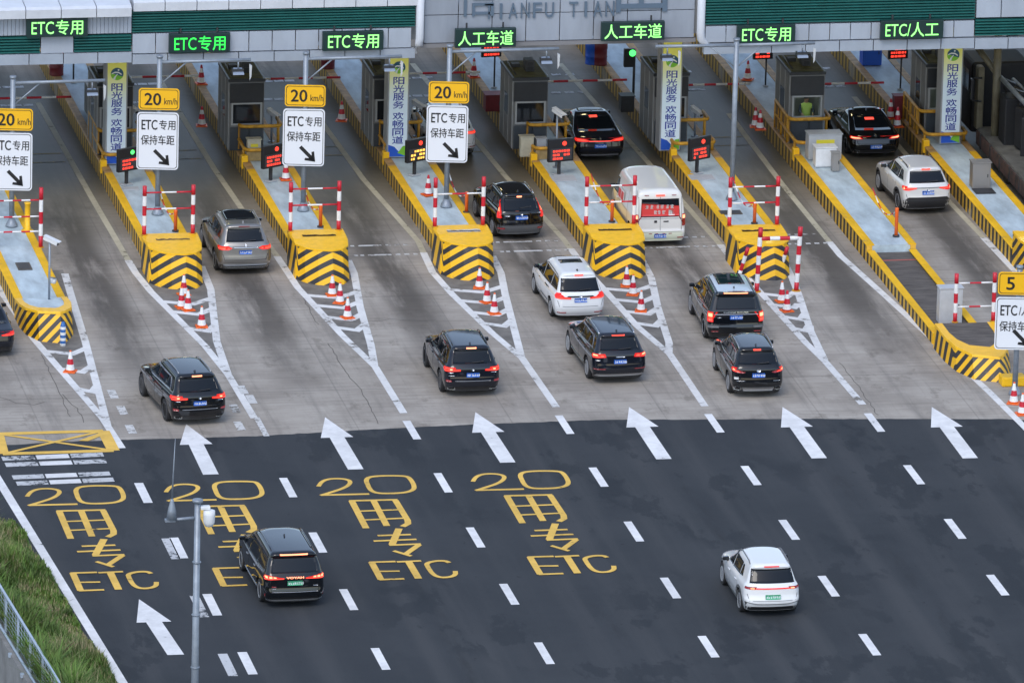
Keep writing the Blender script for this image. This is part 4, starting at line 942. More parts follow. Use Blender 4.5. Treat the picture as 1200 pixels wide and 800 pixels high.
# fourth and fifth sections
panels(P_, xC + .05, xD - .02, 5.95, 6.55, .0, PANEL, .8); louvre(L_, xC + .05, xD - .02, 6.6, 8.3, .0)
louvre(L_, xD + .02, 40, 5.95, 6.6, .0); panels(P_, xD + .02, 40, 6.66, 8.3, .0, PANEL, .95)
K_.obj("roof_edge_cap", cn); U_.obj("under_band", cn)
for s, x in ((1, xB + .15), (-1, xC - .12)):
    b = MB(); b.tube([(x, -.02, 8.6), (x, -.02, 6.35), (x - s * .02, .0, 6.12), (x - s * .16, .08, 5.9), (x - s * .42, .3, 5.72), (x - s * .5, .5, 5.7)], .15, CAP, 12); b.obj("downpipe", cn)
b = MB(); UND = pm("canopy_soffit", (.30, .31, .32), .6)
b.box((5, 8.4, 6.85), (70, 16, 1.3), UND)
b.obj("roof_slab", cn)
LAMPY = em("soffit_lamp_glow", (1, .82, .45), 14)
for x0, x1, y0 in ISL[1:]:
    for y in (2.5, 7.0, 11.5):
        b = MB(); b.lathe([(.17, 6.19), (.17, 6.14)], ((x0 + x1) / 2 + 2.6, y, 0), LAMPY, 12); b.obj("soffit_lamp", cn)
# letters on the centre panels, upper part cut by the frame
LET = pm("letter_blue_grey", (.10, .145, .20), .45)
q = lambda px, py: on_y(px, py, 18.18)
bt = thing("station_lettering", "blue-grey relief letters on the centre panels of the canopy", "lettering", (0, 18.18, 0))
b = MB(); x0, x1 = q(566, 15).x, q(722, 10).x; zc = q(650, 12).z
def relief(b, s, cx, cz, wd, hh, dp=.08):
    V, F, (tw, th) = text_geo(s); T = Matrix(((wd / tw, 0, 0, cx), (0, 0, 0, 0), (0, hh / th, 0, cz), (0, 0, 0, 1)))
    fr = [T @ v for v in V]; nv = len(V)
    vs = [b.bm.verts.new(v) for v in fr]; bk = [b.bm.verts.new(v + Vector((0, dp, 0))) for v in fr]; ec = {}
    fs = []
    for f in F:
        try: fs.append(b.bm.faces.new([vs[i] for i in f]))
        except ValueError: continue
        for a, c in zip(f, f[1:] + f[:1]): ec[(a, c)] = ec.get((a, c), 0) + 1
    for (a, c) in list(ec):
        if (c, a) not in ec: fs.append(b.bm.faces.new([vs[c], vs[a], bk[a], bk[c]]))
    b._tag(fs, LET)
for k, ch in enumerate("TIANFU TIAN"):
    if ch == " ": continue
    b = MB(); st = (x1 - x0) / 11; relief(b, ch, x0 + st * (k + .5), zc, st * (.72 if ch != "I" else .2), .56); b.obj("letter", bt)
for ch, pa, pb in (("信", 537, 582), ("田", 722, 782)):
    b = MB(); xa, xb = q(pa, 10).x, q(pb, 10).x; hh = (xb - xa) * .98; relief(b, ch, (xa + xb) / 2, q(pa, 20 if pa < 600 else 15).z + hh / 2, xb - xa, hh); b.obj("character", bt)

# LED name boards under the canopy edge
LEDT = em("led_green_text", (.04, 1, .10), .75); LEDT2 = em("led_pale_green_text", (.28, 1, .22), 1.0); HOUS = pm("led_housing", (.008, .03, .03), .4)
led = [("ETC", "专用", 30, 104, 32.5, LEDT2, "leftmost"), ("ETC", "专用", 197, 271, 51, LEDT, "second from left"), ("ETC", "专用", 377, 451, 48.5, LEDT2, "third, right over the second sign plate"), (None, "人工车道", 532, 606.5, 45, LEDT2, "left of two on the centre panels"),
       (None, "人工车道", 703, 781, 37, LEDT2, "right of two on the centre panels"), ("ETC", "专用", 862, 934, 40.5, LEDT2, "over the tall two-armed pole"), ("ETC/", "人工", 1030, 1108, 35, LEDT2, "rightmost, with a slash")]
for a, c, px0, px1, py, mt, l in led:
    p = on_y((px0 + px1) / 2, py, 17.72); wd = (px1 - px0) / 33.25; t = thing("led_board", "green LED lane board on the canopy, " + l, "led board", (p.x, 17.72, p.z), 0, "green LED boards on the canopy")
    b = MB(); b.box((0, .1, 0), (wd, .2, .70), HOUS, bev=.015); b.obj("housing", t)
    b = MB()
    for s in (-.3, .3): b.box((wd * s, .24, .42), (.06, .06, .2), DARK)
    b.obj("bracket", t)
    b = MB()
    if a is None: put_text(b, c, (0, -.006, 0), wd * .90, .54, mt, .012)
    else:
        k = .36 if a == "ETC" else .40
        put_text(b, a, (-wd * (.235 if a == "ETC" else .225), -.006, -.01), wd * k, .46, mt, .0); put_text(b, c, (wd * .2, -.006, 0), wd * .44, .54, mt, .01)
    b.obj("lit_text", t)

# ------------------------------------------------------------------ dark lorry at the right edge
t = thing("lorry", "dark flatbed lorry with rusty side and machinery at the right picture edge", "lorry", (22.8, -3.2, 0))
OLIVE = pm("olive_cab_paint", (.13, .115, .075), .5, var=.35, scale=2); RUST = pm("rusty_side", (.09, .05, .04), .8, var=.7, scale=3, dark=(.02, .02, .022)); TARP = pm("dark_machinery", (.008, .009, .012), .6, var=.6, scale=2.5)
b = MB(); b.box((1.1, 19.5, 1.02), (2.5, 14, .12), pm("lorry_deck", (.13, .13, .12), .7, var=.4, scale=2)); b.obj("deck", t)
b = MB(); b.box((-.17, 19.5, .72), (.08, 13.8, .5), RUST)
for k in range(9): b.box((-.21, 13.3 + k * 1.55, .72), (.05, .12, .56), DARK)
b.obj("side_rail", t)
for y in (13.8, 15.1, 22.5):
    b = MB(); b.lathe([(.2, -.14), (.5, -.14), (.5, .14), (.2, .14)], (.15, y, .5), BLACK, 22, axis='X'); b.obj("wheel", t)
b = MB(); b.box((.95, 28.6, 1.9), (2.2, 2.0, 2.7), TARP, bev=.12); b.box((-.155, 28.6, 2.45), (.02, 1.0, .8), GLASS); b.obj("cab", t)
b = MB(); b.tube([(-.1, 26.3, 3.0), (-.45, 26.2, 3.05), (-.5, 26.2, 2.2), (-.1, 26.3, 2.1)], .04, BLACK, 8); b.box((-.5, 26.2, 2.62), (.12, .3, .8), BLACK, bev=.04); b.obj("mirror", t)
b = MB(); b.tube([(.2, 25.2, 1.08), (.2, 25.2, 4.9)], .15, OLIVE, 8); b.tube([(.25, 25.2, 3.4), (-.6, 26.9, 4.6)], .12, OLIVE, 8); b.box((-.1, 26.6, 2.2), (.25, .5, 2.4), OLIVE, bev=.06); b.obj("headboard_post", t)
b = MB(); a_, c_ = Vector((.35, 25.3, 3.3)), Vector((1.2, 15.0, 2.5)); b.tube([a_, c_], .09, STEEL, 8); b.tube([a_ + Vector((.5, 0, -.1)), c_ + Vector((.6, 0, .05))], .07, STEEL, 8)
for k in range(9):
    p0 = a_.lerp(c_, k / 9); p1 = (a_ + Vector((.5, 0, -.1))).lerp(c_ + Vector((.6, 0, .05)), (k + .5) / 9); b.tube([p0, p1], .03, STEEL, 6)
b.obj("boom", t)
for k in range(44):
    b = MB() if k == 0 else b
    b.box((random.uniform(.75, 2.4), random.uniform(13.4, 25.5), 1.1 + random.uniform(.1, 1.2)), (random.uniform(.4, 1.2), random.uniform(.5, 1.9), random.uniform(.6, 2.6)), TARP, random.uniform(-.4, .4), .06)
for k in range(14): b.tube([(random.uniform(.2, 2.2), random.uniform(14, 25), 1.2), (random.uniform(.2, 2.2), random.uniform(14, 25), random.uniform(2, 3.6))], random.uniform(.03, .08), TARP, 6)
b.obj("load", t)
b = MB()
for px in ((1.0, 22), (1.1, 19.2)): b.tube([(px[0], px[1], 2.2), (px[0], px[1], 4.3)], .03, FRAME, 6)
b.obj("cable", t)
# dark planting beyond the lorry
def foliage(name, label, cat, c, s, n, mat, seed, kind=None):
    rnd = random.Random(seed); b = MB()
    for _ in range(n):
        u = Vector((rnd.gauss(0, .5), rnd.gauss(0, .5), rnd.gauss(0, .5)))
        if u.length > 1.05: continue
        p = Vector((c[0] + u.x * s[0], c[1] + u.y * s[1], max(.1, c[2] + u.z * s[2]))); d = Vector((rnd.uniform(-1, 1), rnd.uniform(-1, 1), rnd.uniform(-.6, .9))).normalized(); e = d.orthogonal(); r = rnd.uniform(.1, .22)
        b.face([p - d * r, p + e * r * .5, p + d * r, p - e * r * .5], mat)
    o = b.obj(name)
    if kind: o['kind'] = kind
    else: tag(o, label, cat)
    return o
t = thing("tree", "dark tree beyond the lorry at the top right corner", "tree", (29.5, 37, 0))
b = MB(); b.tube([(0, 0, 0), (.1, 0, 1.5), (-.05, .1, 3.2)], [.2, .16, .08], pm("bark", (.06, .05, .04), .9), 8); b.tube([(.05, 0, 1.8), (.8, -.3, 3.2)], [.09, .04], pm("bark", (.06, .05, .04), .9), 6); b.tube([(.05, 0, 2.0), (-.8, .2, 3.4)], [.09, .04], pm("bark", (.06, .05, .04), .9), 6); b.obj("trunk", t)
o = foliage("crown", "", "", (0, 0, 2.9), (4.0, 2.6, 2.4), 5000, pm("dark_leaves", (.018, .035, .016), .6, var=.5, scale=1.5), 3, kind=None)
del o['label']; del o['category']; o.parent = t

# ------------------------------------------------------------------ lamp mast, wall, railing, grass at the lower left
ft = at(225.5, 980); MH = on_y(231, 585, ft.y).z; dz_ = MH - 12.1; t = thing("lamp_mast", "tall galvanised mast with a dome camera in the left foreground", "mast", ft)
b = MB(); b.tube([(0, 0, 0), (0, 0, 12.05 + dz_)], [.13, .085], STEEL, 16); b.lathe([(.3, 0), (.3, .05), (.17, .06)], (0, 0, 0), STEEL, 16); b.lathe([(.11, 12.0), (.16, 12.04), (.16, 12.1), (.09, 12.12)], (0, 0, dz_), STEEL, 14)
for z in (3.6, 5.2, 6.8, 8.4): b.lathe([(.125, z), (.135, z + .02), (.12, z + .04)], (0, 0, 0), STEEL, 14)
b.obj("pole", t)
b = MB(); b.tube([(-.08, 0, 11.55), (-.85, 0, 11.5)], .05, STEEL, 8); b.box((-.8, 0, 11.5), (.3, .2, .06), STEEL); b.lathe([(.16, 11.53), (.12, 11.8), (.05, 12.1), (.03, 12.15)], (-.75, 0, 0), STEEL, 10); o = b.obj("arm", t); o.location.z = dz_
b = MB(); b.tube([(-.75, 0, 12.1), (-.72, 0, 13.0), (-.68, 0, 13.95)], [.03, .02, .008], STEEL, 8); o = b.obj("lightning_rod", t); o.location.z = dz_
b = MB(); b.box((.22, -.03, 11.86), (.28, .2, .1), WHITEP, bev=.02); b.lathe([(.03, -.52), (.12, -.48), (.17, -.36), (.175, -.15), (.17, -.02), (.1, 0)], (.33, -.08, 11.8), WHITEP, 16); o = b.obj("dome_camera", t); o.location.z = dz_

PARA = pm("parapet_concrete", (.26, .26, .255), .8, var=.3, scale=1.2)
b = MB()
for k in range(34):
    ya, yb = 5 - k * 3.0, 5 - (k + 1) * 3.0 + .03
    b.prism([(wall_x(ya), ya, -3.25), (wall_x(ya) - .35, ya, -3.25), (wall_x(ya) - .35, ya, .05), (wall_x(ya), ya, .05)], (wall_x(yb) - wall_x(ya), yb - ya, 0), PARA)
o = b.obj("retaining_wall"); tag(o, "grey concrete retaining wall below the railing at the lower left corner", "wall")
t = thing("railing", "pale blue-grey steel mesh railing on the wall at the lower left corner", "railing")
RAILM = pm("railing_paint", (.42, .50, .60), .4, .2, var=.12, scale=3)
yy = [-10 - k * 2.0 for k in range(30)]; X = lambda y: wall_x(y) - .12
b = MB(); b.tube([(X(y), y, 1.3) for y in yy], .045, RAILM, 8); b.obj("top_rail", t)
b = MB(); b.tube([(X(y) - .05, y, .12) for y in yy], .05, RAILM, 8); b.obj("bottom_rail", t)
for k, y in enumerate(yy):
    b = MB(); b.box((X(y), y, .68), (.07, .09, 1.26), RAILM); b.box((X(y) - .24, y, .02), (.12, .14, .14), RAILM, bev=.02); b.obj("post", t)
b = MB()
for k in range(1, 8): b.tube([(X(yy[0]), yy[0], .15 + k * .145), (X(yy[-1]), yy[-1], .15 + k * .145)], .007, RAILM, 5)
for k in range(120): y = yy[0] - k * .48; b.tube([(X(y), y, .14), (X(y), y, 1.27)], .005, RAILM, 4)
b.obj("mesh_infill", t)

# grass verge: soil strip, then blades, broad weeds and dry stalks
b = MB(); vy = [-17.5 - k * 2 for k in range(24)]; vr = [edge_x(y) - .42 - (.35 if y > -20 else 0) + random.uniform(-.12, .12) for y in vy]
for k in range(23): b.face([(wall_x(vy[k]) + .01, vy[k], .012), (wall_x(vy[k + 1]) + .01, vy[k + 1], .012), (vr[k + 1], vy[k + 1], .012), (vr[k], vy[k], .012)], pm("verge_soil", (.055, .048, .035), .9, var=.5, scale=2))
struct(b.obj("soil_verge"))
rnd = random.Random(11)
def gm(n_, c, v): return pm(n_, c, .7, var=v, scale=.9)
GM = [gm("grass_blade", (.155, .235, .042), .55), gm("grass_blade_dark", (.085, .16, .03), .5), gm("dry_grass", (.42, .36, .2), .4), gm("weed_leaf", (.11, .20, .032), .5)]
vv, ff, fm = [], [], []
def hsh(x, y): return math.sin(x * 1.7 + y * .9) * .5 + math.sin(x * .6 - y * 1.3 + 1) * .3 + math.sin(y * .35 + 2) * .4
tufts = [(rnd.uniform(-18.6, -46), rnd.random(), rnd.uniform(.1, .35), rnd.uniform(1.0, 1.8), rnd.choice((0, 0, 1, 2, 3))) for _ in range(150)]
for _ in range(120000):
    y = rnd.uniform(-18.0, -48); tf = rnd.choice(tufts) if rnd.random() < .38 else None
    if tf: y = tf[0] + rnd.gauss(0, tf[2])
    xa, xb = wall_x(y) + .03, edge_x(y) - .45
    u = rnd.random() ** 1.15; x = xa + (xb - xa) * u
    if tf: x = xa + (xb - xa) * (tf[1] * 1.06) + rnd.gauss(0, tf[2]); x = min(max(xa, x), xb - .02); u = (x - xa) / (xb - xa)
    hgt = (.85 - .55 * u) * rnd.uniform(.3, 1.15) * (1 + .6 * hsh(x, y))
    if y > -20.5: hgt *= max(.15, (-18 - y) / 2.5)
    if tf: hgt *= 1 + (tf[3] - 1) * (1 - u)
    if not tf and rnd.random() < .45 * u + (.3 if hsh(x * 2, y * 2 + 5) > .5 else 0): continue
    dry = rnd.random() < .12 + .3 * u + (.12 if hsh(x * 1.3 + 4, y) > .55 else 0)
    mt = 2 if dry else (1 if hsh(x + 3, y * 1.2) < -.15 else 0)
    if tf and tf[4]: mt = tf[4]
    elif rnd.random() < .22 + .2 * hsh(x * 1.5, y * 1.5): mt = 3
    a = rnd.uniform(0, 2 * PI); wd = rnd.uniform(.005, .011) * (3.4 if mt == 3 else 1); ln = rnd.uniform(.1, .95 - .6 * u) * hgt; d = (math.cos(a), math.sin(a))
    i = len(vv); px_, py_ = -d[1] * wd, d[0] * wd
    hm = hgt * .6
    vv += [(x - px_, y - py_, 0), (x + px_, y + py_, 0), (x + d[0] * ln * .35 + px_ * .9, y + d[1] * ln * .35 + py_ * .9, hm), (x + d[0] * ln * .35 - px_ * .9, y + d[1] * ln * .35 - py_ * .9, hm), (x + d[0] * ln, y + d[1] * ln, hgt * .93)]
    ff += [(i, i + 1, i + 2, i + 3), (i + 3, i + 2, i + 4)]; fm += [mt, mt]
me = bpy.data.meshes.new("grass"); me.from_pydata(vv, [], ff)
for mt in GM: me.materials.append(mt)
me.polygons.foreach_set("material_index", fm); o = link("grass", me); o['kind'] = 'stuff'
# ------------------------------------------------------------------ vehicles
def paint(name, col, metal=.0, rough=.22, var=0, coat=1.0):
    return pm(name, col, rough, metal, coat=coat, var=var, scale=2, spec=.4)
CGLASS = pm("car_glass", (.006, .009, .013), .04, spec=.38); CHROME = pm("chrome_trim", (.62, .64, .66), .18, 1.0); TRIMB = pm("black_trim", (.02, .02, .022), .45); TYRE = pm("tyre_rubber", (.018, .018, .02), .8); RIM = pm("alloy_rim", (.46, .47, .49), .35, .25); RIMD = pm("dark_rim", (.10, .10, .105), .4, .2)
ARCH = pm("wheel_well", (.008, .008, .009), .9); PLB = pm("plate_blue", (.02, .13, .55), .4); PLG = pm("plate_green", (.07, .42, .22), .4); PLW = pm("plate_white", (.75, .78, .8), .4)
TL = em("tail_light_red", (1, .02, .015), .34); TLB = em("tail_light_bright", (1, .07, .04), .95); TLW = em("tail_light_core", (1, .28, .14), 1.7); TLD = pm("tail_light_unlit", (.30, .012, .015), .15, coat=1); SEAMC = pm("shut_line", (.004, .004, .005), .6); SILV = pm("satin_silver", (.42, .43, .45), .3, .8); LGREY = pm("grey_cladding", (.10, .105, .11), .5); CLR = pm("clear_lamp", (.6, .6, .6), .15)
SEAMW = pm("shut_line_grey", (.16, .165, .17), .6)

def lerp(T, z):
    if z <= T[0][0]: return T[0][1]
    for (a, v), (b_, w_) in zip(T, T[1:]):
        if z <= b_: return v + (w_ - v) * (z - a) / (b_ - a)
    return T[-1][1]
def smooth(T, z, h=.035):
    return sum(lerp(T, z + k * h / 2) for k in (-2, -1, 0, 1, 2)) / 5

def body(sp):
    """closed body built from horizontal slices; rear at y=0, front at y=L"""
    L, W, Ht = sp['L'], sp['W'] / 2, sp['H']; zb = sp['belt']; z0 = sp.get('clear', .24)
    cr = sp.get('crown', .035); Ht_ = Ht - cr
    zs = []; z = z0
    while z < Ht_ - .13: zs.append(z); z += .045
    zs += [Ht_ - .12, Ht_ - .09, Ht_ - .06, Ht_ - .035, Ht_ - .015, Ht_ - .004, Ht_]
    rings = []
    nR, nC, nS = 8, 6, 30
    def ring(z, sc=1.0):
        yr = smooth(sp['rear'], z); yf = smooth(sp['front'], z); wd = smooth(sp['half'], z) * W
        if sc < 1: ym = (yr + yf) / 2; yr = ym + (yr - ym) * sc; yf = ym + (yf - ym) * sc; wd *= sc
        k = min(1, max(0, (z - zb) / .25))
        rc = (sp.get('rcr', .2) * (1 - k) + sp.get('rct', .13) * k) * sc; fc = .42 * sc
        pts = []
        for i in range(nR): pts.append(((wd - rc) * i / nR, yr))
        for i in range(nC): a = PI / 2 * i / nC; pts.append((wd - rc + rc * math.sin(a), yr + rc - rc * math.cos(a)))
        for i in range(nS): pts.append((wd, yr + rc + (yf - fc - yr - rc) * i / nS))
        for i in range(nC): a = PI / 2 * i / nC; pts.append((wd - fc + fc * math.cos(a), yf - fc + fc * math.sin(a)))
        for i in range(nR): pts.append(((wd - fc) * (1 - i / nR), yf))
        out = []
        full = pts + [(0, yf)] + [(-x, y) for x, y in pts[:0:-1]]
        for x, y in full:
            t = (y - L * .46) / (L * .54)
            x2 = x * (1 - (sp.get('taper', .07) if t < 0 else .11) * t * t)
            bow = sp.get('bow', .09) * (x / W) ** 2
            y2 = y + bow if t < 0 else y - bow * 1.4 * abs(t)
            kz = max(0, min(1, (z - zb) / (Ht_ - zb)))
            zz = z + kz * kz * cr * (1 - (x / (W * .85)) ** 2) - kz * kz * sp.get('arc', .09) * max(0, abs((y - sp.get('peak', L * .5)) / (L * .5)) - .12) ** 2
            out.append(Vector((x2, y2, zz)))
        return out
    for z in zs: rings.append(ring(z))
    for s in (.86, .68, .48, .28, .1): rings.append(ring(Ht_, s))
    bm = bmesh.new(); rv = [[bm.verts.new(p) for p in r] for r in rings]; n = len(rv[0])
    for A, B in zip(rv, rv[1:]):
        for k in range(n): bm.faces.new([A[k], A[(k + 1) % n], B[(k + 1) % n], B[k]])
    bm.faces.new(rv[0][::-1]); bm.faces.new(rv[-1])
    bmesh.ops.recalc_face_normals(bm, faces=bm.faces[:])
    for f in bm.faces: f.smooth = True
    return bm

def patch(bm, bvh, view, poly, mi, off=.006, step=.07):
    a = bmesh.new(); a.faces.new([a.verts.new((p[0], p[1], 0)) for p in poly])
    for ax in (0, 1):
        lo = min(p[ax] for p in poly); hi = max(p[ax] for p in poly); n = int((hi - lo) / step)
        for k in range(1, n + 1):
            q = lo + (hi - lo) * k / (n + 1); co_ = [0, 0, 0]; no = [0, 0, 0]; co_[ax] = q; no[ax] = 1
            bmesh.ops.bisect_plane(a, geom=a.verts[:] + a.edges[:] + a.faces[:], plane_co=co_, plane_no=no)
    bmesh.ops.triangulate(a, faces=a.faces[:])
    mp = {}
    for v in a.verts:
        x, y = v.co.x, v.co.y
        o, d = {'rear': ((x, -3, y), (0, 1, 0)), 'left': ((-4, x, y), (1, 0, 0)), 'right': ((4, x, y), (-1, 0, 0)), 'top': ((x, y, 6), (0, 0, -1)), 'front': ((x, 12, y), (0, -1, 0))}[view]
        o, d = Vector(o), Vector(d); h, nrm, _, _ = bvh.ray_cast(o, d)
        if view == 'rear':
            hc = bvh.ray_cast(Vector((0, -3, y)), d)[0]; q = x
            while hc is not None and (h is None or h.y - hc.y > .26) and abs(q) > .2:
                q *= .985; h, nrm, _, _ = bvh.ray_cast(Vector((q, -3, y)), d)
        if h is None:
            h, nrm, _, _ = bvh.find_nearest(o + d * (o - Vector((0, 2.3, .8))).length)
        if nrm.dot(d) > 0: nrm = -nrm
        mp[v] = (h + nrm * off * .6 - d * off * .6, h + nrm * -.012)
    nv = {v: bm.verts.new(mp[v][0]) for v in a.verts}; dv = {}
    for f in a.faces:
        try: g = bm.faces.new([nv[v] for v in f.verts])
        except ValueError: continue
        g.material_index = mi; g.smooth = True
    for e in a.edges:
        if len(e.link_faces) == 1:
            v0, v1 = e.verts
            for v in (v0, v1):
                if v not in dv: dv[v] = bm.verts.new(mp[v][1])
            try: g = bm.faces.new([nv[v0], nv[v1], dv[v1], dv[v0]]); g.material_index = mi
            except ValueError: pass
    a.free()
def strip(pts, wd):
    """polyline to a list of quads in 2D"""
    out = []
    for (x0, y0), (x1, y1) in zip(pts, pts[1:]):
        d = Vector((x1 - x0, y1 - y0)); l = d.length
        if l < 1e-6: continue
        n = Vector((-d.y, d.x)) / l * wd / 2; e = d / l * wd * .35
        out.append([(x0 - e.x + n.x, y0 - e.y + n.y), (x0 - e.x - n.x, y0 - e.y - n.y), (x1 + e.x - n.x, y1 + e.y - n.y), (x1 + e.x + n.x, y1 + e.y + n.y)])
    return out

_WH = {}
def wheel_meshes(r, wd, rim):
    k = (r, wd, rim.name)
    if k in _WH: return _WH[k]
    b = MB(); h = wd / 2; b.lathe([(r * .66, -h * .9), (r * .8, -h), (r * .95, -h * .92), (r, -h * .6), (r, h * .6), (r * .95, h * .92), (r * .8, h), (r * .66, h * .9)], (0, 0, 0), TYRE, 32, axis='X'); tm = b.mesh("tyre", 40)
    b = MB(); b.lathe([(r * .67, -h * .82), (r * .64, -h * .92), (r * .6, -h * .55), (r * .1, -h * .5)], (0, 0, 0), RIMD, 28, axis='X')
    for i in range(10):
        a = 2 * PI * i / 10; M = Matrix.Rotation(a, 4, 'X'); b.box((-h * .72, 0, r * .36), (h * .22, r * .11, r * .6), rim, M=M)
    b.lathe([(.075, -h * .88), (.07, -h * .5)], (0, 0, 0), rim, 14, axis='X'); b.lathe([(r * .68, -h * .9), (r * .66, -h * .98), (r * .61, -h * .9), (r * .62, -h * .7)], (0, 0, 0), rim, 28, axis='X'); rm = b.mesh("rim", 40)
    _WH[k] = (tm, rm); return _WH[k]

def mir(P): return [(-x, y) for x, y in P][::-1]
PLRND = random.Random(5)
def car(name, label, cat, sp, loc, rz, group="vehicles in the toll lanes"):
    """loc: ground point under the outer face of the rear left tyre"""
    L, W, Ht = sp['L'], sp['W'], sp['H']; wr = sp.get('wr', .37); ra = sp['ra']; fa = ra + sp['wb']; pt = sp['paint']
    oy = L / 2
    lx = -W / 2 + .04
    t = thing(name, label, cat, (0, 0, 0), rz, group)
    off = Matrix.Rotation(rz, 3, 'Z') @ Vector((lx, ra - oy, 0)); t.location = (loc[0] - off.x, loc[1] - off.y, 0)
    bm = body(sp); bvh = BVHTree.FromBMesh(bm)
    me = bpy.data.meshes.new("body"); bm.to_mesh(me); bm.free(); me.materials.append(pt); me.materials.append(ARCH)
    bo = bpy.data.objects.new("body", me); C.objects.link(bo)
    cb = MB(); cb.mi(pt)
    for y in (ra, fa):
        for s in (-1, 1): cb.lathe([(wr + .055, s * (W / 2 - .36)), (wr + .055, s * (W / 2 + .3))], (0, y, wr + .015), ARCH, 36, axis='X')
    cm = cb.mesh("cut"); cu = bpy.data.objects.new("cut", cm); C.objects.link(cu)
    md = bo.modifiers.new("b", 'BOOLEAN'); md.operation = 'DIFFERENCE'; md.object = cu; md.solver = 'EXACT'
    dg = bpy.context.evaluated_depsgraph_get(); nm = bpy.data.meshes.new_from_object(bo.evaluated_get(dg))
    bpy.data.objects.remove(bo); bpy.data.objects.remove(cu)
    for p in nm.polygons: p.use_smooth = True
    nm.set_sharp_from_angle(angle=R(38))
    SH = Matrix.Translation((0, -oy, 0))
    nm.transform(SH); nm.name = "body"; link("body", nm, t)
    def part(nm_, items, par=t, off=.006, step=.07):
        """items: (view, polygon, material)"""
        b = bmesh.new(); ms = []
        for view, poly, mt in items:
            if mt not in ms: ms.append(mt)
            patch(b, bvh, view, poly, ms.index(mt), off, step)
        bmesh.ops.translate(b, vec=(0, -oy, 0), verts=b.verts[:])
        me_ = bpy.data.meshes.new(nm_); b.to_mesh(me_); b.free()
        for mt in ms: me_.materials.append(mt)
        return link(nm_, me_, par)
    def both(poly): return [poly, mir(poly)]
    # lower cladding, then everything that sits on it
    for nm_, view, polys, mt in sp.get('clad', []):
        for sd in ((('left', 'right') if view == 'side' else (view,))): part(nm_, [(sd, P, mt) for P in polys], off=.004)
    if sp.get('arch'):
        for y in (ra, fa):
            for sd in ('left', 'right'):
                r1 = wr + .05; r2 = wr + .13; zc = wr + .015; ar = []
                for k in range(9):
                    a0, a1 = R(-8) + R(196) * k / 9, R(-8) + R(196) * (k + 1) / 9
                    ar.append((sd, [(y + r1 * math.cos(a0), zc + r1 * math.sin(a0)), (y + r2 * math.cos(a0), zc + r2 * math.sin(a0)), (y + r2 * math.cos(a1), zc + r2 * math.sin(a1)), (y + r1 * math.cos(a1), zc + r1 * math.sin(a1))], sp['arch']))
                part("arch_trim", ar, off=.008, step=.2)
    part("rear_window", [('rear', P, CGLASS) for P in sp['rwin']])
    for P in sp['swin']:
        for sd in ('left', 'right'): part("side_window", [(sd, P, CGLASS)])
    part("windscreen", [('front', sp['wind'], CGLASS)])
    for P in sp.get('roofg', []): part("roof_glass", [('top', P, sp.get('roofm', CGLASS))], step=.12)
    if sp.get('roofpaint'): part("roof_panel", [('top', sp['roofpaint'][0], sp['roofpaint'][1])], off=.003, step=.1)
    sm = SEAMW if sp.get('light') else SEAMC
    for sd in ('left', 'right'): part("shut_lines", [(sd, q, sm) for P in sp['seam'] for q in strip(P, .014)], off=.003, step=.15)
    if 'rseam' in sp: part("tailgate_gap", [('rear', q, sm) for P in sp['rseam'] for q in strip(P, .016)], off=.003, step=.15)
    for P in sp.get('beltline', []):
        for sd in ('left', 'right'): part("window_trim", [(sd, q, sp.get('beltm', CHROME)) for q in strip(P, .03)], off=.010, step=.15)
    for P, wd, mt in sp.get('sidetrim', []):
        for sd in ('left', 'right'): part("side_trim", [(sd, q, mt) for q in strip(P, wd)], off=.012, step=.15)
    for P, mt in sp.get('rtrim', []): part("rear_trim", [('rear', P, mt)], off=.012)
    # lamps
    for s in (1, -1):
        items = []; core = []
        for view, P, mt in sp['lamp']:
            v = view if view != 'side' else ('right' if s > 0 else 'left')
            q = P if (view == 'side' or s > 0) else mir(P)
            (core if mt in (TLB, TLW) else items).append((v, q, mt))
        o = part("tail_light", items, off=.014)
        if core: part("lamp_core", core, par=o, off=.021)
    if 'bar' in sp: part("light_bar", [('rear', P, mt) for P, mt in sp['bar']], off=.018)
    if 'stop' in sp: part("brake_light", [('rear', P, mt) for P, mt in sp['stop']], off=.03)
    # plate
    pz = sp['plate']; px_ = sp.get('platex', 0); g = sp.get('green')
    pw = .24 if g else .22
    its = [('rear', [(px_ - pw, pz - .07), (px_ + pw, pz - .07), (px_ + pw, pz + .07), (px_ - pw, pz + .07)], PLG if g else PLB)]
    pl = part("licence_plate", its, off=.022)
    mk = []
    xx = px_ - pw + .03
    for k in range(8 if g else 7):
        wd = .042
        for _ in range(3):
            z = pz + PLRND.uniform(-.035, .03); mk.append(('rear', [(xx, z - .008), (xx + wd, z - .008), (xx + wd, z + .009), (xx, z + .009)], PLW))
        xq = xx + PLRND.choice([0, wd - .014]); mk.append(('rear', [(xq, pz - .04), (xq + .014, pz - .04), (xq + .014, pz + .04), (xq, pz + .04)], PLW))
        xx += .06 if k != 1 else .075
    part("plate_marks", mk, par=pl, off=.027, step=.5)
    # emblem and marks, exhausts
    if 'emblem' in sp:
        z, r_ = sp['emblem']; part("emblem", [('rear', [(r_ * math.cos(a * PI / 6), z + r_ * .8 * math.sin(a * PI / 6)) for a in range(12)], CHROME)], off=.02)
    for P, mt in sp.get('badge', []): part("badge", [('rear', P, mt)], off=.016)
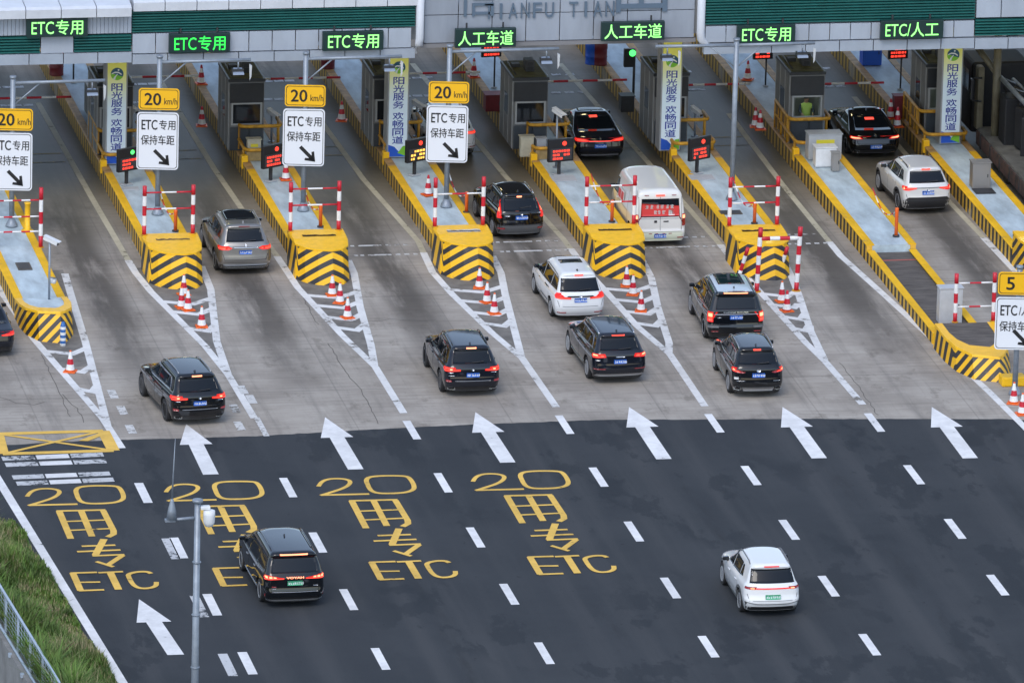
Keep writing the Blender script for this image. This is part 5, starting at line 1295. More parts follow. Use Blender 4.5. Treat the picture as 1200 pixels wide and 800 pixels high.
    if 'word' in sp:
        wtx, z, wd, hh, mt = sp['word']; V, F, (tw, th) = text_geo(wtx, .03); b = bmesh.new(); vs = []
        for v in V:
            x = v.x * wd / tw; zz = z + v.y * hh / th; h, n_, _, _ = bvh.ray_cast(Vector((x, -3, zz)), Vector((0, 1, 0))); vs.append(b.verts.new(h + Vector((0, -.028 - oy, .004))))
        for f in F:
            try: b.faces.new([vs[i] for i in f])
            except ValueError: pass
        me_ = bpy.data.meshes.new("rear_lettering"); b.to_mesh(me_); b.free(); me_.materials.append(mt); link("rear_lettering", me_, t)
    for P in sp.get('exh', []):
        for q in both(P): part("exhaust_trim", [('rear', q, CHROME)], off=.012); part("exhaust_opening", [('rear', [(sum(p[0] for p in q) / len(q) + (x - sum(p[0] for p in q) / len(q)) * .72, sum(p[1] for p in q) / len(q) + (z - sum(p[1] for p in q) / len(q)) * .6) for x, z in q], ARCH)], off=.016)
    for P in sp.get('refl', [[(.62, .48), (.86, .48), (.86, .51), (.62, .51)]]):
        for q in both(P): part("rear_reflector", [('rear', q, TLD)], off=.014)
    # rails, fin, wiper, mirrors, handles
    if 'rails' in sp:
        x, ya, yb, mt = sp['rails']
        for s in (-1, 1):
            b = MB(); pts = []
            for k in range(9):
                y = ya + (yb - ya) * k / 8; h = bvh.ray_cast(Vector((s * x, y, 5)), Vector((0, 0, -1)))[0]; pts.append(Vector((s * x, y - oy, h.z + (.045 if 0 < k < 8 else .0))))
            b.tube(pts, .019, mt, 8); b.obj("roof_rail", t)
    if sp.get('fin', True):
        y = sp.get('finy', .95); h = bvh.ray_cast(Vector((0, y, 5)), Vector((0, 0, -1)))[0]; b = MB()
        b.prism([(-.02, y - .09 - oy, h.z - .01), (-.02, y - .06 - oy, h.z + .075), (-.02, y + .13 - oy, h.z - .01)], (.04, 0, 0), pt if not sp.get('light') else TRIMB); b.obj("antenna_fin", t)
    if 'wiper' in sp:
        x0, z0, x1, z1 = sp['wiper']; part("rear_wiper", [('rear', q, TRIMB) for q in strip([(x0, z0), (x1, z1)], .025)], off=.02)
    my, mz = sp['mirror']
    for s in (-1, 1):
        h = bvh.ray_cast(Vector((s * 4, my, mz)), Vector((-s, 0, 0)))[0]; x = h.x if h else s * W / 2
        b = MB(); b.box((x + s * .12, my - oy, mz + .02), (.2, .12, .13), sp.get('mirm', pt), bev=.035); b.box((x + s * .03, my - oy, mz - .03), (.12, .06, .05), TRIMB); b.box((x + s * .12, my - .062 - oy, mz + .02), (.15, .012, .09), CGLASS); b.obj("wing_mirror", t)
    for y, z in sp['handle']:
        for s in (-1, 1):
            h = bvh.ray_cast(Vector((s * 4, y, z)), Vector((-s, 0, 0)))[0]; b = MB(); b.box((h.x + s * .018, y - oy, z), (.03, .2, .035), sp.get('handm', pt), bev=.008); b.obj("door_handle", t)
    tm, rm = wheel_meshes(wr, .24, sp.get('rim', RIM))
    for y in (ra, fa):
        for s in (-1, 1):
            wn = link("wheel", None, t); wn.empty_display_size = .1; wn.location = (s * (W / 2 - .155), y - oy, wr); wn.rotation_euler = (0, 0, 0 if s < 0 else PI); link("tyre", tm, wn); link("rim", rm, wn)
    return t

def suv(**k):
    """default sport utility car; every entry may be overridden"""
    L = k.get('L', 4.9); H_ = k.get('H', 1.74); zb = k.get('belt', 1.12)
    d = dict(L=L, W=1.98, H=H_, belt=zb, wb=2.95, ra=1.0, wr=.38,
             rear=[(.24, .16), (.38, .05), (.55, 0), (.70, .015), (.78, .03), (zb - .05, .055), (zb + .03, .12), (H_ - .16, .50), (H_ - .115, .47), (H_ - .08, .46), (H_ - .05, .50), (H_, .62)],
             half=[(.24, .90), (.38, .955), (.62, 1.0), (.86, .995), (zb - .06, .965), (zb + .03, .885), (H_ - .18, .72), (H_ - .08, .665), (H_ - .03, .58), (H_, .48)],
             front=[(.24, L - .18), (.5, L), (.78, L - .04), (.92, L - .16), (1.0, L - .45), (zb - .02, L - 1.05), (zb + .03, L - 1.35), (H_ - .12, L - 2.15), (H_ - .03, L - 2.45), (H_, L - 2.7)],
             rwin=[[(-.68, zb + .07), (.68, zb + .07), (.58, H_ - .17), (-.58, H_ - .17)]],
             swin=[[(.62, zb + .08), (1.22, zb + .04), (1.22, H_ - .22), (.98, H_ - .24)], [(1.28, zb + .04), (2.18, zb + .04), (2.18, H_ - .19), (1.28, H_ - .21)], [(2.25, zb + .04), (3.28, zb + .04), (2.62, H_ - .2), (2.25, H_ - .19)]],
             wind=[(-.74, zb + .06), (.74, zb + .06), (.62, H_ - .14), (-.62, H_ - .14)],
             roofg=[],
             seam=[[(1.25, .45), (1.25, zb)], [(2.22, .35), (2.22, zb)], [(3.30, .45), (3.36, zb - .02)], [(1.55, .34), (3.3, .34)]],
             rseam=[[(-.74, .60), (.74, .60)], [(-.74, .60), (-.80, .80)], [(.74, .60), (.80, .80)]],
             lamp=[('rear', [(.50, zb - .14), (.96, zb - .16), (.96, zb - .03), (.50, zb - .04)], TL), ('side', [(.14, zb - .15), (.38, zb - .1), (.38, zb - .02), (.16, zb - .02)], TL)],
             stop=[([(-.16, H_ - .115), (.16, H_ - .115), (.16, H_ - .085), (-.16, H_ - .085)], TLB)],
             plate=zb - .28, emblem=(zb - .09, .05), mirror=(L - 1.8, zb + .04), handle=[(1.45, zb - .12), (2.42, zb - .12)],
             rails=(.56, .75, 2.75, SILV), wiper=(-.05, zb + .10, .38, zb + .13), finy=.78,
             clad=[("bumper", 'rear', [[(-1.0, .25), (1.0, .25), (.9, .42), (-.9, .42)]], TRIMB), ("sill", 'side', [[(1.5, .25), (3.4, .25), (3.4, .36), (1.5, .36)]], TRIMB)])
    d.update(k); return d
BLK = paint("black_car_paint", (.004, .005, .007), .0, .06, coat=.6); BLK2 = paint("black_blue_car_paint", (.005, .007, .013), .0, .06, coat=.6); GRY = paint("graphite_car_paint", (.27, .26, .245), .7, .3); WHT_P = paint("white_car_paint", (.74, .75, .76), 0, .25); PEARL = paint("pearl_white_paint", (.66, .65, .63), .1, .3); CREAMP = paint("van_white_paint", (.70, .685, .65), 0, .3); SILVP = paint("silver_car_paint", (.50, .50, .47), .6, .3); ROOFS = paint("silver_roof_paint", (.62, .68, .72), .35, .25)
MINT = pm("pale_bumper", (.62, .66, .52), .45)

def at_heading(rl, fl):
    a, b_ = at(*rl), at(*fl); return a, -math.atan2(b_.x - a.x, b_.y - a.y)
Z = 1.12
x5 = lambda: suv(L=4.92, W=2.0, H=1.745, wb=2.975, ra=1.02, paint=BLK, wr=.385,
          lamp=[('rear', [(.42, .965), (.96, .94), (.96, 1.08), (.60, 1.09), (.58, 1.03), (.42, 1.02)], TL), ('rear', [(.44, .982), (.94, .96), (.94, .99), (.44, 1.005)], TLB), ('rear', [(.66, 1.045), (.94, 1.035), (.94, 1.066), (.66, 1.07)], TLB), ('rear', [(.70, 1.0), (.78, .995), (.78, 1.04), (.70, 1.045)], TLW), ('side', [(.14, .95), (.42, 1.0), (.42, 1.08), (.18, 1.09)], TL)],
          stop=[([(-.17, 1.635), (.17, 1.635), (.17, 1.668), (-.17, 1.668)], TLW)], plate=.83, emblem=(1.0, .045),
          exh=[[(.58, .30), (.84, .31), (.86, .40), (.60, .39)]], refl=[[(.72, .60), (.90, .60), (.90, .68), (.74, .66)]], rim=RIMD,
          beltline=[[(.66, 1.19), (3.3, 1.135)], [(.66, 1.19), (1.0, 1.53), (2.6, 1.57)]], rtrim=[([(-.62, .62), (.62, .62), (.62, .635), (-.62, .635)], SILV)], badge=[([(.62, .90), (.80, .90), (.80, .925), (.62, .925)], CHROME), ([(-.82, .90), (-.66, .90), (-.66, .925), (-.82, .925)], CHROME)])
a, h = at_heading((192.5, 492.5), (165, 463)); car("sport_utility_car", "black sport utility car with silver roof rails in the left lane above the white arrow", "car", x5(), a, h)
s = x5(); s['beltline'] = []; s['paint'] = BLK2; s['rails'] = (.60, .75, 2.75, BLK); s['badge'] = s['badge'] + [([(-.82, .80), (-.62, .80), (-.62, .82), (-.82, .82)], CHROME)]
a, h = at_heading((515, 458), (496.9, 428.8)); car("sport_utility_car", "black sport utility car without bright rails, nearest the cones of the white-scraped block", "car", s, a, h)
s = suv(L=4.93, W=1.99, H=1.79, belt=1.15, wb=2.99, ra=1.02, paint=GRY, roofg=[[(-.55, 1.15), (.55, 1.15), (.55, 2.7), (-.55, 2.7)]], rails=(.63, .65, 2.85, SILV),
        lamp=[('rear', [(.46, 1.02), (.60, .955), (.98, .96), (.98, 1.09), (.6, 1.095)], TL), ('rear', [(.52, 1.02), (.64, .985), (.64, 1.06)], TLB), ('rear', [(.70, .985), (.92, .985), (.92, 1.06), (.70, 1.06)], TLB), ('side', [(.14, .97), (.44, 1.02), (.40, 1.09), (.18, 1.09)], TL)],
        stop=[([(-.2, 1.69), (.2, 1.69), (.2, 1.71), (-.2, 1.71)], TLD)], plate=.88, rtrim=[([(-.42, 1.03), (.42, 1.03), (.46, 1.075), (-.46, 1.075)], CHROME), ([(-.78, .40), (.78, .40), (.78, .45), (-.78, .45)], SILV), ([(-.8, .31), (.8, .31), (.8, .34), (-.8, .34)], CHROME)], refl=[], emblem=(1.12, .05))
a, h = at_heading((251, 315.6), (235, 288)); car("sport_utility_car", "grey-silver sport utility car with black glass roof between the two leftmost crash blocks", "car", s, a, h)
s = suv(L=5.05, W=1.97, H=1.74, belt=1.13, wb=2.994, ra=1.05, paint=BLK2, rails=(.61, .7, 3.0, CHROME), roofg=[],
        lamp=[('rear', [(.48, .99), (.96, .96), (.96, 1.10), (.52, 1.10)], TL), ('rear', [(.54, 1.01), (.66, 1.0), (.70, 1.07), (.60, 1.08)], TLB), ('rear', [(.72, 1.0), (.92, .985), (.93, 1.02), (.74, 1.03)], TLB), ('rear', [(.76, 1.045), (.93, 1.04), (.93, 1.08), (.78, 1.08)], TLW), ('side', [(.14, .97), (.34, 1.02), (.34, 1.09), (.18, 1.1)], TL)],
        stop=[([(-.22, 1.635), (.22, 1.635), (.22, 1.662), (-.22, 1.662)], TLB)], plate=.84, rtrim=[([(-.86, .33), (.86, .33), (.80, .41), (-.80, .41)], SILV)], refl=[[(.5, .57), (.9, .58), (.9, .605), (.5, .595)]],
        beltline=[[(.66, 1.2), (3.35, 1.14)], [(.66, 1.2), (1.0, 1.53), (2.6, 1.56)]], sidetrim=[([(1.6, .42), (3.5, .42)], .05, CHROME)], badge=[([(-.16, .985), (.16, .985), (.16, 1.03), (-.16, 1.03)], CHROME), ([(-.84, .88), (-.68, .88), (-.68, .905), (-.84, .905)], CHROME)])
s.pop('emblem')
a, h = at_heading((686.9, 442.5), (664.4, 413.1)); car("sport_utility_car", "dark sport utility car with chrome roof rails directly below the white minivan", "car", s, a, h)
# white minivan
s = suv(L=4.85, W=1.82, H=1.72, belt=1.05, wb=2.90, ra=1.03, wr=.335, paint=WHT_P, light=True, taper=.05,
        rwin=[[(-.70, 1.10), (.70, 1.10), (.62, 1.50), (-.62, 1.50)]], swin=[[(.40, 1.1), (1.28, 1.07), (1.28, 1.49), (.62, 1.46)], [(1.34, 1.07), (2.5, 1.05), (2.5, 1.51), (1.34, 1.49)], [(2.56, 1.05), (3.75, 1.04), (2.95, 1.5), (2.56, 1.51)]],
        front=[(.24, 4.7), (.5, 4.85), (.78, 4.8), (.9, 4.65), (1.0, 4.2), (1.08, 3.8), (1.6, 2.95), (1.69, 2.6), (1.72, 2.4)],
        roofg=[[(-.40, 1.7), (.40, 1.7), (.40, 2.15), (-.40, 2.15)], [(-.44, 2.55), (.44, 2.55), (.42, 2.85), (-.42, 2.85)]],
        lamp=[('rear', [(.34, .86), (.92, .88), (.92, 1.07), (.66, 1.03), (.56, .94), (.34, .92)], TL), ('rear', [(.42, .88), (.86, .90), (.86, .925), (.42, .905)], TLB), ('rear', [(.64, .96), (.88, .98), (.88, 1.03), (.66, 1.0)], TL), ('side', [(.12, .88), (.34, .95), (.30, 1.05), (.16, 1.07)], TL)],
        stop=[([(-.15, 1.60), (.15, 1.60), (.15, 1.63), (-.15, 1.63)], TLB)], plate=.82, rtrim=[([(-.5, .92), (.5, .92), (.44, .975), (-.44, .975)], TRIMB)], rails=(.66, .7, 2.6, SEAMW), emblem=(.95, .055), refl=[[(.50, .36), (.80, .36), (.80, .39), (.50, .39)]], mirror=(3.5, 1.1), mirm=BLK,
        handle=[(1.6, .95), (2.75, .95)], handm=CHROME, sidetrim=[([(1.5, .48), (2.6, .48)], .05, LGREY), ([(1.35, .97), (1.9, .97)], .03, TRIMB)], seam=[[(1.3, .4), (1.3, 1.05)], [(2.52, .35), (2.52, 1.05)], [(3.6, .4), (3.66, 1.03)]], clad=[("sill", 'side', [[(1.5, .25), (3.5, .25), (3.5, .3), (1.5, .3)]], LGREY)])
a, h = at_heading((644.4, 370), (624.4, 343)); car("minivan", "white minivan with dark sunroof and red tail lights beside the fourth crash block", "car", s, a, h)
# older black sport utility with upright lamps
s = suv(L=4.53, W=1.82, H=1.68, belt=1.1, wb=2.62, ra=.95, wr=.345, paint=BLK, rails=(.58, .7, 2.5, CHROME), bow=.12,
        lamp=[('rear', [(.74, .86), (.92, .86), (.90, 1.1), (.78, 1.45), (.67, 1.45), (.72, 1.1)], TL), ('rear', [(.76, 1.08), (.86, 1.08), (.83, 1.2), (.75, 1.2)], TLW), ('rear', [(.77, .92), (.89, .92), (.89, 1.04), (.77, 1.04)], CLR), ('side', [(.12, .88), (.28, .9), (.34, 1.15), (.2, 1.1)], TL)],
        stop=[([(-.09, 1.52), (.09, 1.52), (.09, 1.57), (-.09, 1.57)], TLW)], plate=.88, clad=[("bumper", 'rear', [[(-.95, .25), (.95, .25), (.9, .62), (-.9, .62)]], LGREY), ("sill", 'side', [[(1.4, .25), (3.2, .25), (3.2, .42), (1.4, .42)]], LGREY)], refl=[[(.60, .46), (.86, .46), (.86, .52), (.60, .52)]],
        rwin=[[(-.64, 1.10), (.64, 1.10), (.55, 1.50), (-.55, 1.50)]], emblem=(1.0, .05), badge=[([(-.62, .93), (-.42, .93), (-.42, .97), (-.62, .97)], CHROME), ([(.58, 1.02), (.70, 1.02), (.70, 1.045), (.58, 1.045)], CHROME)], exh=[])
a, h = at_heading((576, 276), (555.5, 253)); car("sport_utility_car", "older black sport utility car with tall upright tail lights between two crash blocks", "car", s, a, h)
# white van
ADR = pm("advert_red", (.62, .035, .03), .4); ADW = pm("advert_white", (.7, .68, .66), .4)
vz = 2.12
s = suv(L=5.1, W=1.9, H=vz, belt=1.15, wb=2.9, ra=1.05, wr=.335, paint=CREAMP, light=True, taper=.02, bow=.04, crown=.05, arc=.05, rcr=.12, rct=.10,
        rear=[(.24, .08), (.36, .0), (.6, .0), (.64, .06), (1.15, .08), (1.9, .17), (2.0, .2), (2.06, .28), (vz, .45)],
        half=[(.24, .92), (.4, .97), (.7, 1.0), (1.1, .985), (1.7, .90), (1.95, .845), (2.05, .78), (vz, .66)],
        front=[(.24, 5.0), (.5, 5.1), (.8, 5.06), (1.0, 4.9), (1.15, 4.5), (1.3, 4.35), (1.95, 3.85), (2.05, 3.6), (vz, 3.3)],
        rwin=[[(-.72, 1.12), (.72, 1.12), (.68, 1.78), (-.68, 1.78)]], swin=[[(3.3, 1.15), (4.25, 1.12), (3.85, 1.72), (3.3, 1.74)]], wind=[(-.75, 1.3), (.75, 1.3), (.66, 1.9), (-.66, 1.9)], roofg=[],
        lamp=[('rear', [(.80, .78), (.93, .78), (.93, 1.22), (.80, 1.22)], TLD), ('rear', [(.82, 1.06), (.91, 1.06), (.91, 1.18), (.82, 1.18)], TLW), ('side', [(.1, .8), (.2, .8), (.2, 1.2), (.1, 1.2)], TLD)],
        stop=[([(-.16, 1.88), (.16, 1.88), (.16, 1.93), (-.16, 1.93)], TLB), ([(-.58, 1.9), (-.42, 1.9), (-.42, 1.92), (-.58, 1.92)], TLD), ([(.42, 1.9), (.58, 1.9), (.58, 1.92), (.42, 1.92)], TLD)],
        plate=.45, clad=[("bumper", 'rear', [[(-.95, .25), (.95, .25), (.94, .60), (-.94, .60)]], MINT)], rseam=[[(0, .64), (0, 1.84)], [(-.78, .64), (-.78, 1.84)], [(.78, .64), (.78, 1.84)], [(-.78, 1.06), (.78, 1.06)]], seam=[[(3.25, .4), (3.25, 1.8)], [(4.3, .5), (4.3, 1.1)], [(1.5, .4), (1.5, 1.85)], [(1.5, 1.0), (3.2, 1.0)]],
        rails=(.7, .6, .65, CREAMP), rtrim=[([(-.70, 1.16), (.70, 1.16), (.69, 1.52), (-.69, 1.62)], ADR), ([(.30, 1.18), (.52, 1.18), (.52, 1.38), (.30, 1.38)], ADW), ([(-.68, 1.68), (-.1, 1.66), (-.05, 1.60), (-.68, 1.62)], TRIMB)], badge=[([(-.22, .92), (-.12, .92), (-.12, 1.0), (-.22, 1.0)], TRIMB), ([(.12, .94), (.3, .94), (.3, .98), (.12, .98)], TRIMB)],
        refl=[[(.30, .52), (.42, .52), (.42, .54), (.30, .54)], [(.08, .52), (.18, .52), (.18, .54), (.08, .54)], [(.62, .36), (.86, .36), (.86, .39), (.62, .39)]], mirror=(4.2, 1.2), mirm=TRIMB, handle=[(3.45, 1.0)], fin=False)
for k in ('emblem', 'wiper', 'rails'): s.pop(k)
a, _ = at(753.5, 281.5) - Vector((.5, 0, 0)), 0; van = car("van", "white panel van with a red advert across its rear window", "van", s, a, 0)
b = MB()      # broken white strokes of the advert lettering, not legible in the photograph
rn = random.Random(3)
for r_, (z, xs) in enumerate(((1.50, (-.50, -.34, -.12, .04, .24, .40)), (1.30, (-.20, -.06, .1)))):
    for x in xs:
        for q in range(4): b.box((x + rn.uniform(0, .03), .085 + (z - 1.15) * .11 - .022 - 2.55, z + .05 - q * .035), (rn.uniform(.07, .11), .01, .016), ADW)
        for q in range(2): b.box((x + rn.uniform(-.03, .05), .085 + (z - 1.15) * .11 - .022 - 2.55, z), (.016, .01, .14), ADW)
b.obj("advert_strokes", van)
b = MB()
b.prism([(-.955, 2.1 - 2.55, 1.12), (-.955, 3.05 - 2.55, 1.12), (-.92, 3.05 - 2.55, 1.52), (-.92, 2.1 - 2.55, 1.52)], (-.012, 0, 0), ADW)
for y in (2.15, 2.62): b.prism([(-.968, y - 2.55, 1.17), (-.968, y + .38 - 2.55, 1.17), (-.936, y + .38 - 2.55, 1.47), (-.936, y - 2.55, 1.47)], (-.006, 0, 0), ADR)
b.obj("side_advert", van)
# silver car behind the third sign
s = suv(L=4.75, W=1.88, H=1.68, belt=1.08, wb=2.8, ra=.98, wr=.355, paint=PEARL, light=True, roofg=[], plate=.84, stop=[([(-.14, 1.57), (.14, 1.57), (.14, 1.6), (-.14, 1.6)], TLB)], lamp=[('rear', [(.40, .98), (.93, .96), (.93, 1.06), (.40, 1.06)], TL), ('rear', [(.44, 1.0), (.9, .99), (.9, 1.03), (.44, 1.04)], TLB), ('side', [(.14, .97), (.40, 1.0), (.40, 1.06), (.16, 1.06)], TL)])
p = at(558.5, 186); car("sport_utility_car", "pale silver-white car half hidden behind the white plate of the third sign post", "car", s, (p.x - 1.82, p.y + .85), 0)
# saloon
def saloon(**k):
    H_ = k['H']; L = k['L']; zb = .98
    d = suv(belt=zb, rails=(.6, .7, 1, BLK), crown=.04, arc=.10,
            rear=[(.2, .16), (.35, .05), (.55, 0), (.85, .05), (.92, .10), (.96, .32), (.985, .62), (1.02, .80), (H_ - .1, 1.65), (H_ - .04, 1.95), (H_, 2.2)],
            half=[(.2, .90), (.36, .96), (.6, 1.0), (.82, .99), (.95, .95), (1.02, .90), (H_ - .12, .72), (H_ - .04, .62), (H_, .52)],
            front=[(.2, L - .15), (.45, L), (.68, L - .05), (.8, L - .2), (.9, L - .7), (.98, L - 1.45), (1.02, L - 1.6), (H_ - .08, L - 2.45), (H_, L - 2.8)],
            rwin=[[(-.70, 1.03), (.70, 1.03), (.58, H_ - .09), (-.58, H_ - .09)]], swin=[[(1.25, 1.06), (2.25, 1.03), (2.25, H_ - .14), (1.75, H_ - .15)], [(2.32, 1.03), (3.35, 1.02), (2.75, H_ - .14), (2.32, H_ - .13)]], wind=[(-.72, 1.04), (.72, 1.04), (.6, H_ - .1), (-.6, H_ - .1)],
            seam=[[(1.25, .45), (1.35, .98)], [(2.28, .35), (2.28, 1.0)], [(3.36, .4), (3.4, .98)]], roofg=[[(-.48, 2.1), (.48, 2.1), (.48, 2.7), (-.48, 2.7)]], rseam=[[(-.68, .62), (.68, .62)], [(-.68, .62), (-.74, .9)], [(.68, .62), (.74, .9)]],
            handle=[(1.55, .86), (2.6, .86)], mirror=(L - 1.85, 1.04), finy=2.0, stop=[([(-.15, H_ - .12), (.15, H_ - .12), (.15, H_ - .075), (-.15, H_ - .075)], TLB)], refl=[], plate=.70, emblem=(.9, .05))
    d.pop('rails'); d.pop('wiper'); d.update(k); return d
s = saloon(L=5.2, W=1.94, H=1.48, wb=3.1, ra=1.1, wr=.365, paint=BLK2, plate=.66, lamp=[('rear', [(.40, .82), (.93, .82), (.93, .92), (.55, .90), (.40, .86)], TL), ('rear', [(.46, .838), (.90, .845), (.90, .895), (.6, .88)], TLB), ('side', [(.14, .82), (.4, .86), (.36, .91), (.16, .92)], TL)], bar=[([(-.42, .822), (.42, .822), (.42, .845), (-.42, .845)], TLB)], rtrim=[([(-.7, .30), (.7, .30), (.7, .33), (-.7, .33)], SILV)])
a = at(673, 191); car("saloon_car", "dark saloon car with a full-width red light bar waiting at the fourth booth", "car", s, (a.x + .02, a.y + .95), 0)
s = saloon(L=5.0, W=1.95, H=1.45, wb=2.95, ra=1.1, wr=.365, paint=BLK, plate=.52, rear=[(.2, .16), (.35, .05), (.55, 0), (.82, .08), (.90, .16), (.96, .42), (1.02, .62), (1.3, 1.55), (1.38, 1.95), (1.45, 2.3)], lamp=[('rear', [(.48, .80), (.93, .80), (.93, .88), (.60, .86)], TL), ('rear', [(.56, .815), (.90, .82), (.90, .86), (.64, .845)], TLW), ('side', [(.14, .80), (.4, .83), (.36, .87), (.16, .88)], TL)], stop=[([(-.17, 1.23), (.17, 1.23), (.17, 1.275), (-.17, 1.275)], TLB)], rwin=[[(-.68, 1.01), (.68, 1.01), (.56, 1.34), (-.56, 1.34)]], exh=[[(.60, .28), (.84, .28), (.84, .36), (.60, .36)]])
a = at(996, 187.5); car("coupe_car", "black fastback coupe car with slim red lights waiting at the rightmost booth", "car", s, (a.x + .02, a.y + .95), 0)
# silver-roofed black sport utility
s = suv(L=5.0, W=2.03, H=1.87, belt=1.2, wb=2.92, ra=1.03, wr=.40, paint=BLK, bow=.06, taper=.045, rcr=.16,
        rear=[(.24, .16), (.4, .03), (.6, 0), (.72, .04), (1.2, .10), (1.28, .13), (1.70, .30), (1.75, .28), (1.79, .27), (1.82, .32), (1.87, .44)], half=[(.24, .90), (.4, .96), (.65, 1.0), (1.0, .99), (1.2, .955), (1.28, .92), (1.7, .79), (1.79, .74), (1.84, .64), (1.87, .55)],
        rwin=[[(-.72, 1.24), (.72, 1.24), (.64, 1.68), (-.64, 1.68)]], swin=[[(.40, 1.28), (1.22, 1.27), (1.22, 1.66), (.55, 1.64)], [(1.28, 1.27), (2.25, 1.26), (2.25, 1.68), (1.28, 1.66)], [(2.32, 1.26), (3.35, 1.25), (2.78, 1.67), (2.32, 1.68)]],
        roofpaint=([(-.70, .36), (.70, .36), (.68, 2.75), (-.68, 2.75)], ROOFS), roofg=[[(-.47, 1.2), (.47, 1.2), (.47, 2.6), (-.47, 2.6)]],
        lamp=[('rear', [(.80, .82), (.99, .82), (.99, 1.17), (.80, 1.17)], TL), ('rear', [(.83, .86), (.95, .86), (.95, .97), (.83, .97)], TLB), ('rear', [(.83, 1.0), (.95, 1.0), (.95, 1.12), (.83, 1.12)], TLW), ('side', [(.1, .84), (.24, .84), (.3, 1.16), (.12, 1.16)], TL)],
        stop=[([(-.42, 1.765), (.42, 1.765), (.42, 1.79), (-.42, 1.79)], TLW)], plate=.98, word=("RANGE ROVER", 1.145, .88, .05, CHROME), rtrim=[([(-.78, 1.07), (.78, 1.07), (.78, 1.10), (-.78, 1.10)], SILV), ([(-.99, .62), (-.60, .62), (-.60, .72), (-.99, .74)], LGREY), ([(.60, .62), (.99, .62), (.99, .74), (.60, .72)], LGREY)], badge=[([(-.66, .95), (-.52, .97), (-.52, .99), (-.66, .97)], CHROME)], mirror=(3.22, 1.25), handle=[(1.45, 1.08), (2.45, 1.08)], handm=SILV, sidetrim=[([(1.6, .55), (3.5, .55)], .07, SILV)], seam=[[(1.25, .45), (1.25, 1.2)], [(2.28, .35), (2.28, 1.2)], [(3.36, .45), (3.4, 1.18)]])
for k in ('emblem', 'wiper', 'rails'): s.pop(k)
a, h = at_heading((824, 395), (807, 365.6)); car("sport_utility_car", "black sport utility car with a silver roof left of the free-standing barrier", "car", s, a, h)
s = suv(L=4.69, W=1.84, H=1.73, belt=1.13, wb=2.706, ra=.98, wr=.365, paint=BLK, rails=(.58, .68, 2.7, SILV), roofg=[],
        lamp=[('rear', [(.44, .96), (.56, .93), (.93, .98), (.93, 1.10), (.66, 1.04)], TLD), ('rear', [(.62, .97), (.90, 1.0), (.90, 1.03), (.70, 1.01)], TLB), ('rear', [(.78, 1.01), (.91, 1.03), (.91, 1.08), (.80, 1.05)], TLW), ('side', [(.14, .96), (.44, 1.04), (.38, 1.1), (.16, 1.11)], TL)],
        stop=[([(-.13, 1.62), (.13, 1.62), (.13, 1.655), (-.13, 1.655)], TLB)], plate=.86, emblem=(1.02, .075), exh=[[(.56, .36), (.66, .32), (.80, .34), (.84, .42), (.72, .48), (.58, .44)]], rtrim=[([(-.5, .30), (.5, .30), (.56, .43), (-.56, .43)], SILV)], refl=[], badge=[([(.5, .66), (.74, .66), (.74, .675), (.5, .675)], CHROME), ([(-.74, .66), (-.46, .66), (-.46, .675), (-.74, .675)], CHROME), ([(-.82, .72), (-.68, .72), (-.68, .80), (-.82, .80)], CLR)], beltline=[[(.7, 1.2), (3.2, 1.15)]], sidetrim=[([(1.5, .40), (3.2, .40)], .05, CHROME)])
a, h = at_heading((852.5, 459.4), (835, 431)); car("sport_utility_car", "black sport utility car with broad silver roof rails, nearer of the two at the barrier", "car", s, a, h)
s = suv(L=4.6, W=1.88, H=1.73, belt=1.13, wb=2.69, ra=.96, wr=.365, paint=PEARL, light=True, roofg=[], rails=(.6, .75, 2.6, BLK), arch=TRIMB,
        lamp=[('rear', [(.42, 1.02), (.72, .95), (.94, .94), (.94, 1.10), (.86, 1.09), (.80, 1.06), (.42, 1.06)], TL), ('rear', [(.48, 1.03), (.76, 1.0), (.84, 1.0), (.84, 1.03), (.48, 1.05)], TLB), ('rear', [(.84, .98), (.92, .98), (.92, 1.06), (.84, 1.06)], TLW), ('side', [(.14, .95), (.42, 1.02), (.40, 1.09), (.16, 1.1)], TL)],
        stop=[([(-.16, 1.62), (.16, 1.62), (.16, 1.655), (-.16, 1.655)], TLB)], plate=.87, rtrim=[([(-.46, 1.035), (.46, 1.035), (.48, 1.06), (-.48, 1.06)], LGREY)], refl=[], emblem=(.97, .05), mirm=BLK, rim=RIM, finy=2.4,
        clad=[("bumper", 'rear', [[(-.95, .25), (.95, .25), (.95, .50), (.72, .70), (-.72, .70), (-.95, .50)]], TRIMB), ("sill", 'side', [[(1.3, .25), (3.3, .25), (3.3, .42), (1.3, .42)]], TRIMB)])
a, h = at_heading((1051, 246), (1029, 224)); car("sport_utility_car", "white sport utility car with black lower bumper in the rightmost visible lane", "car", s, a, h)
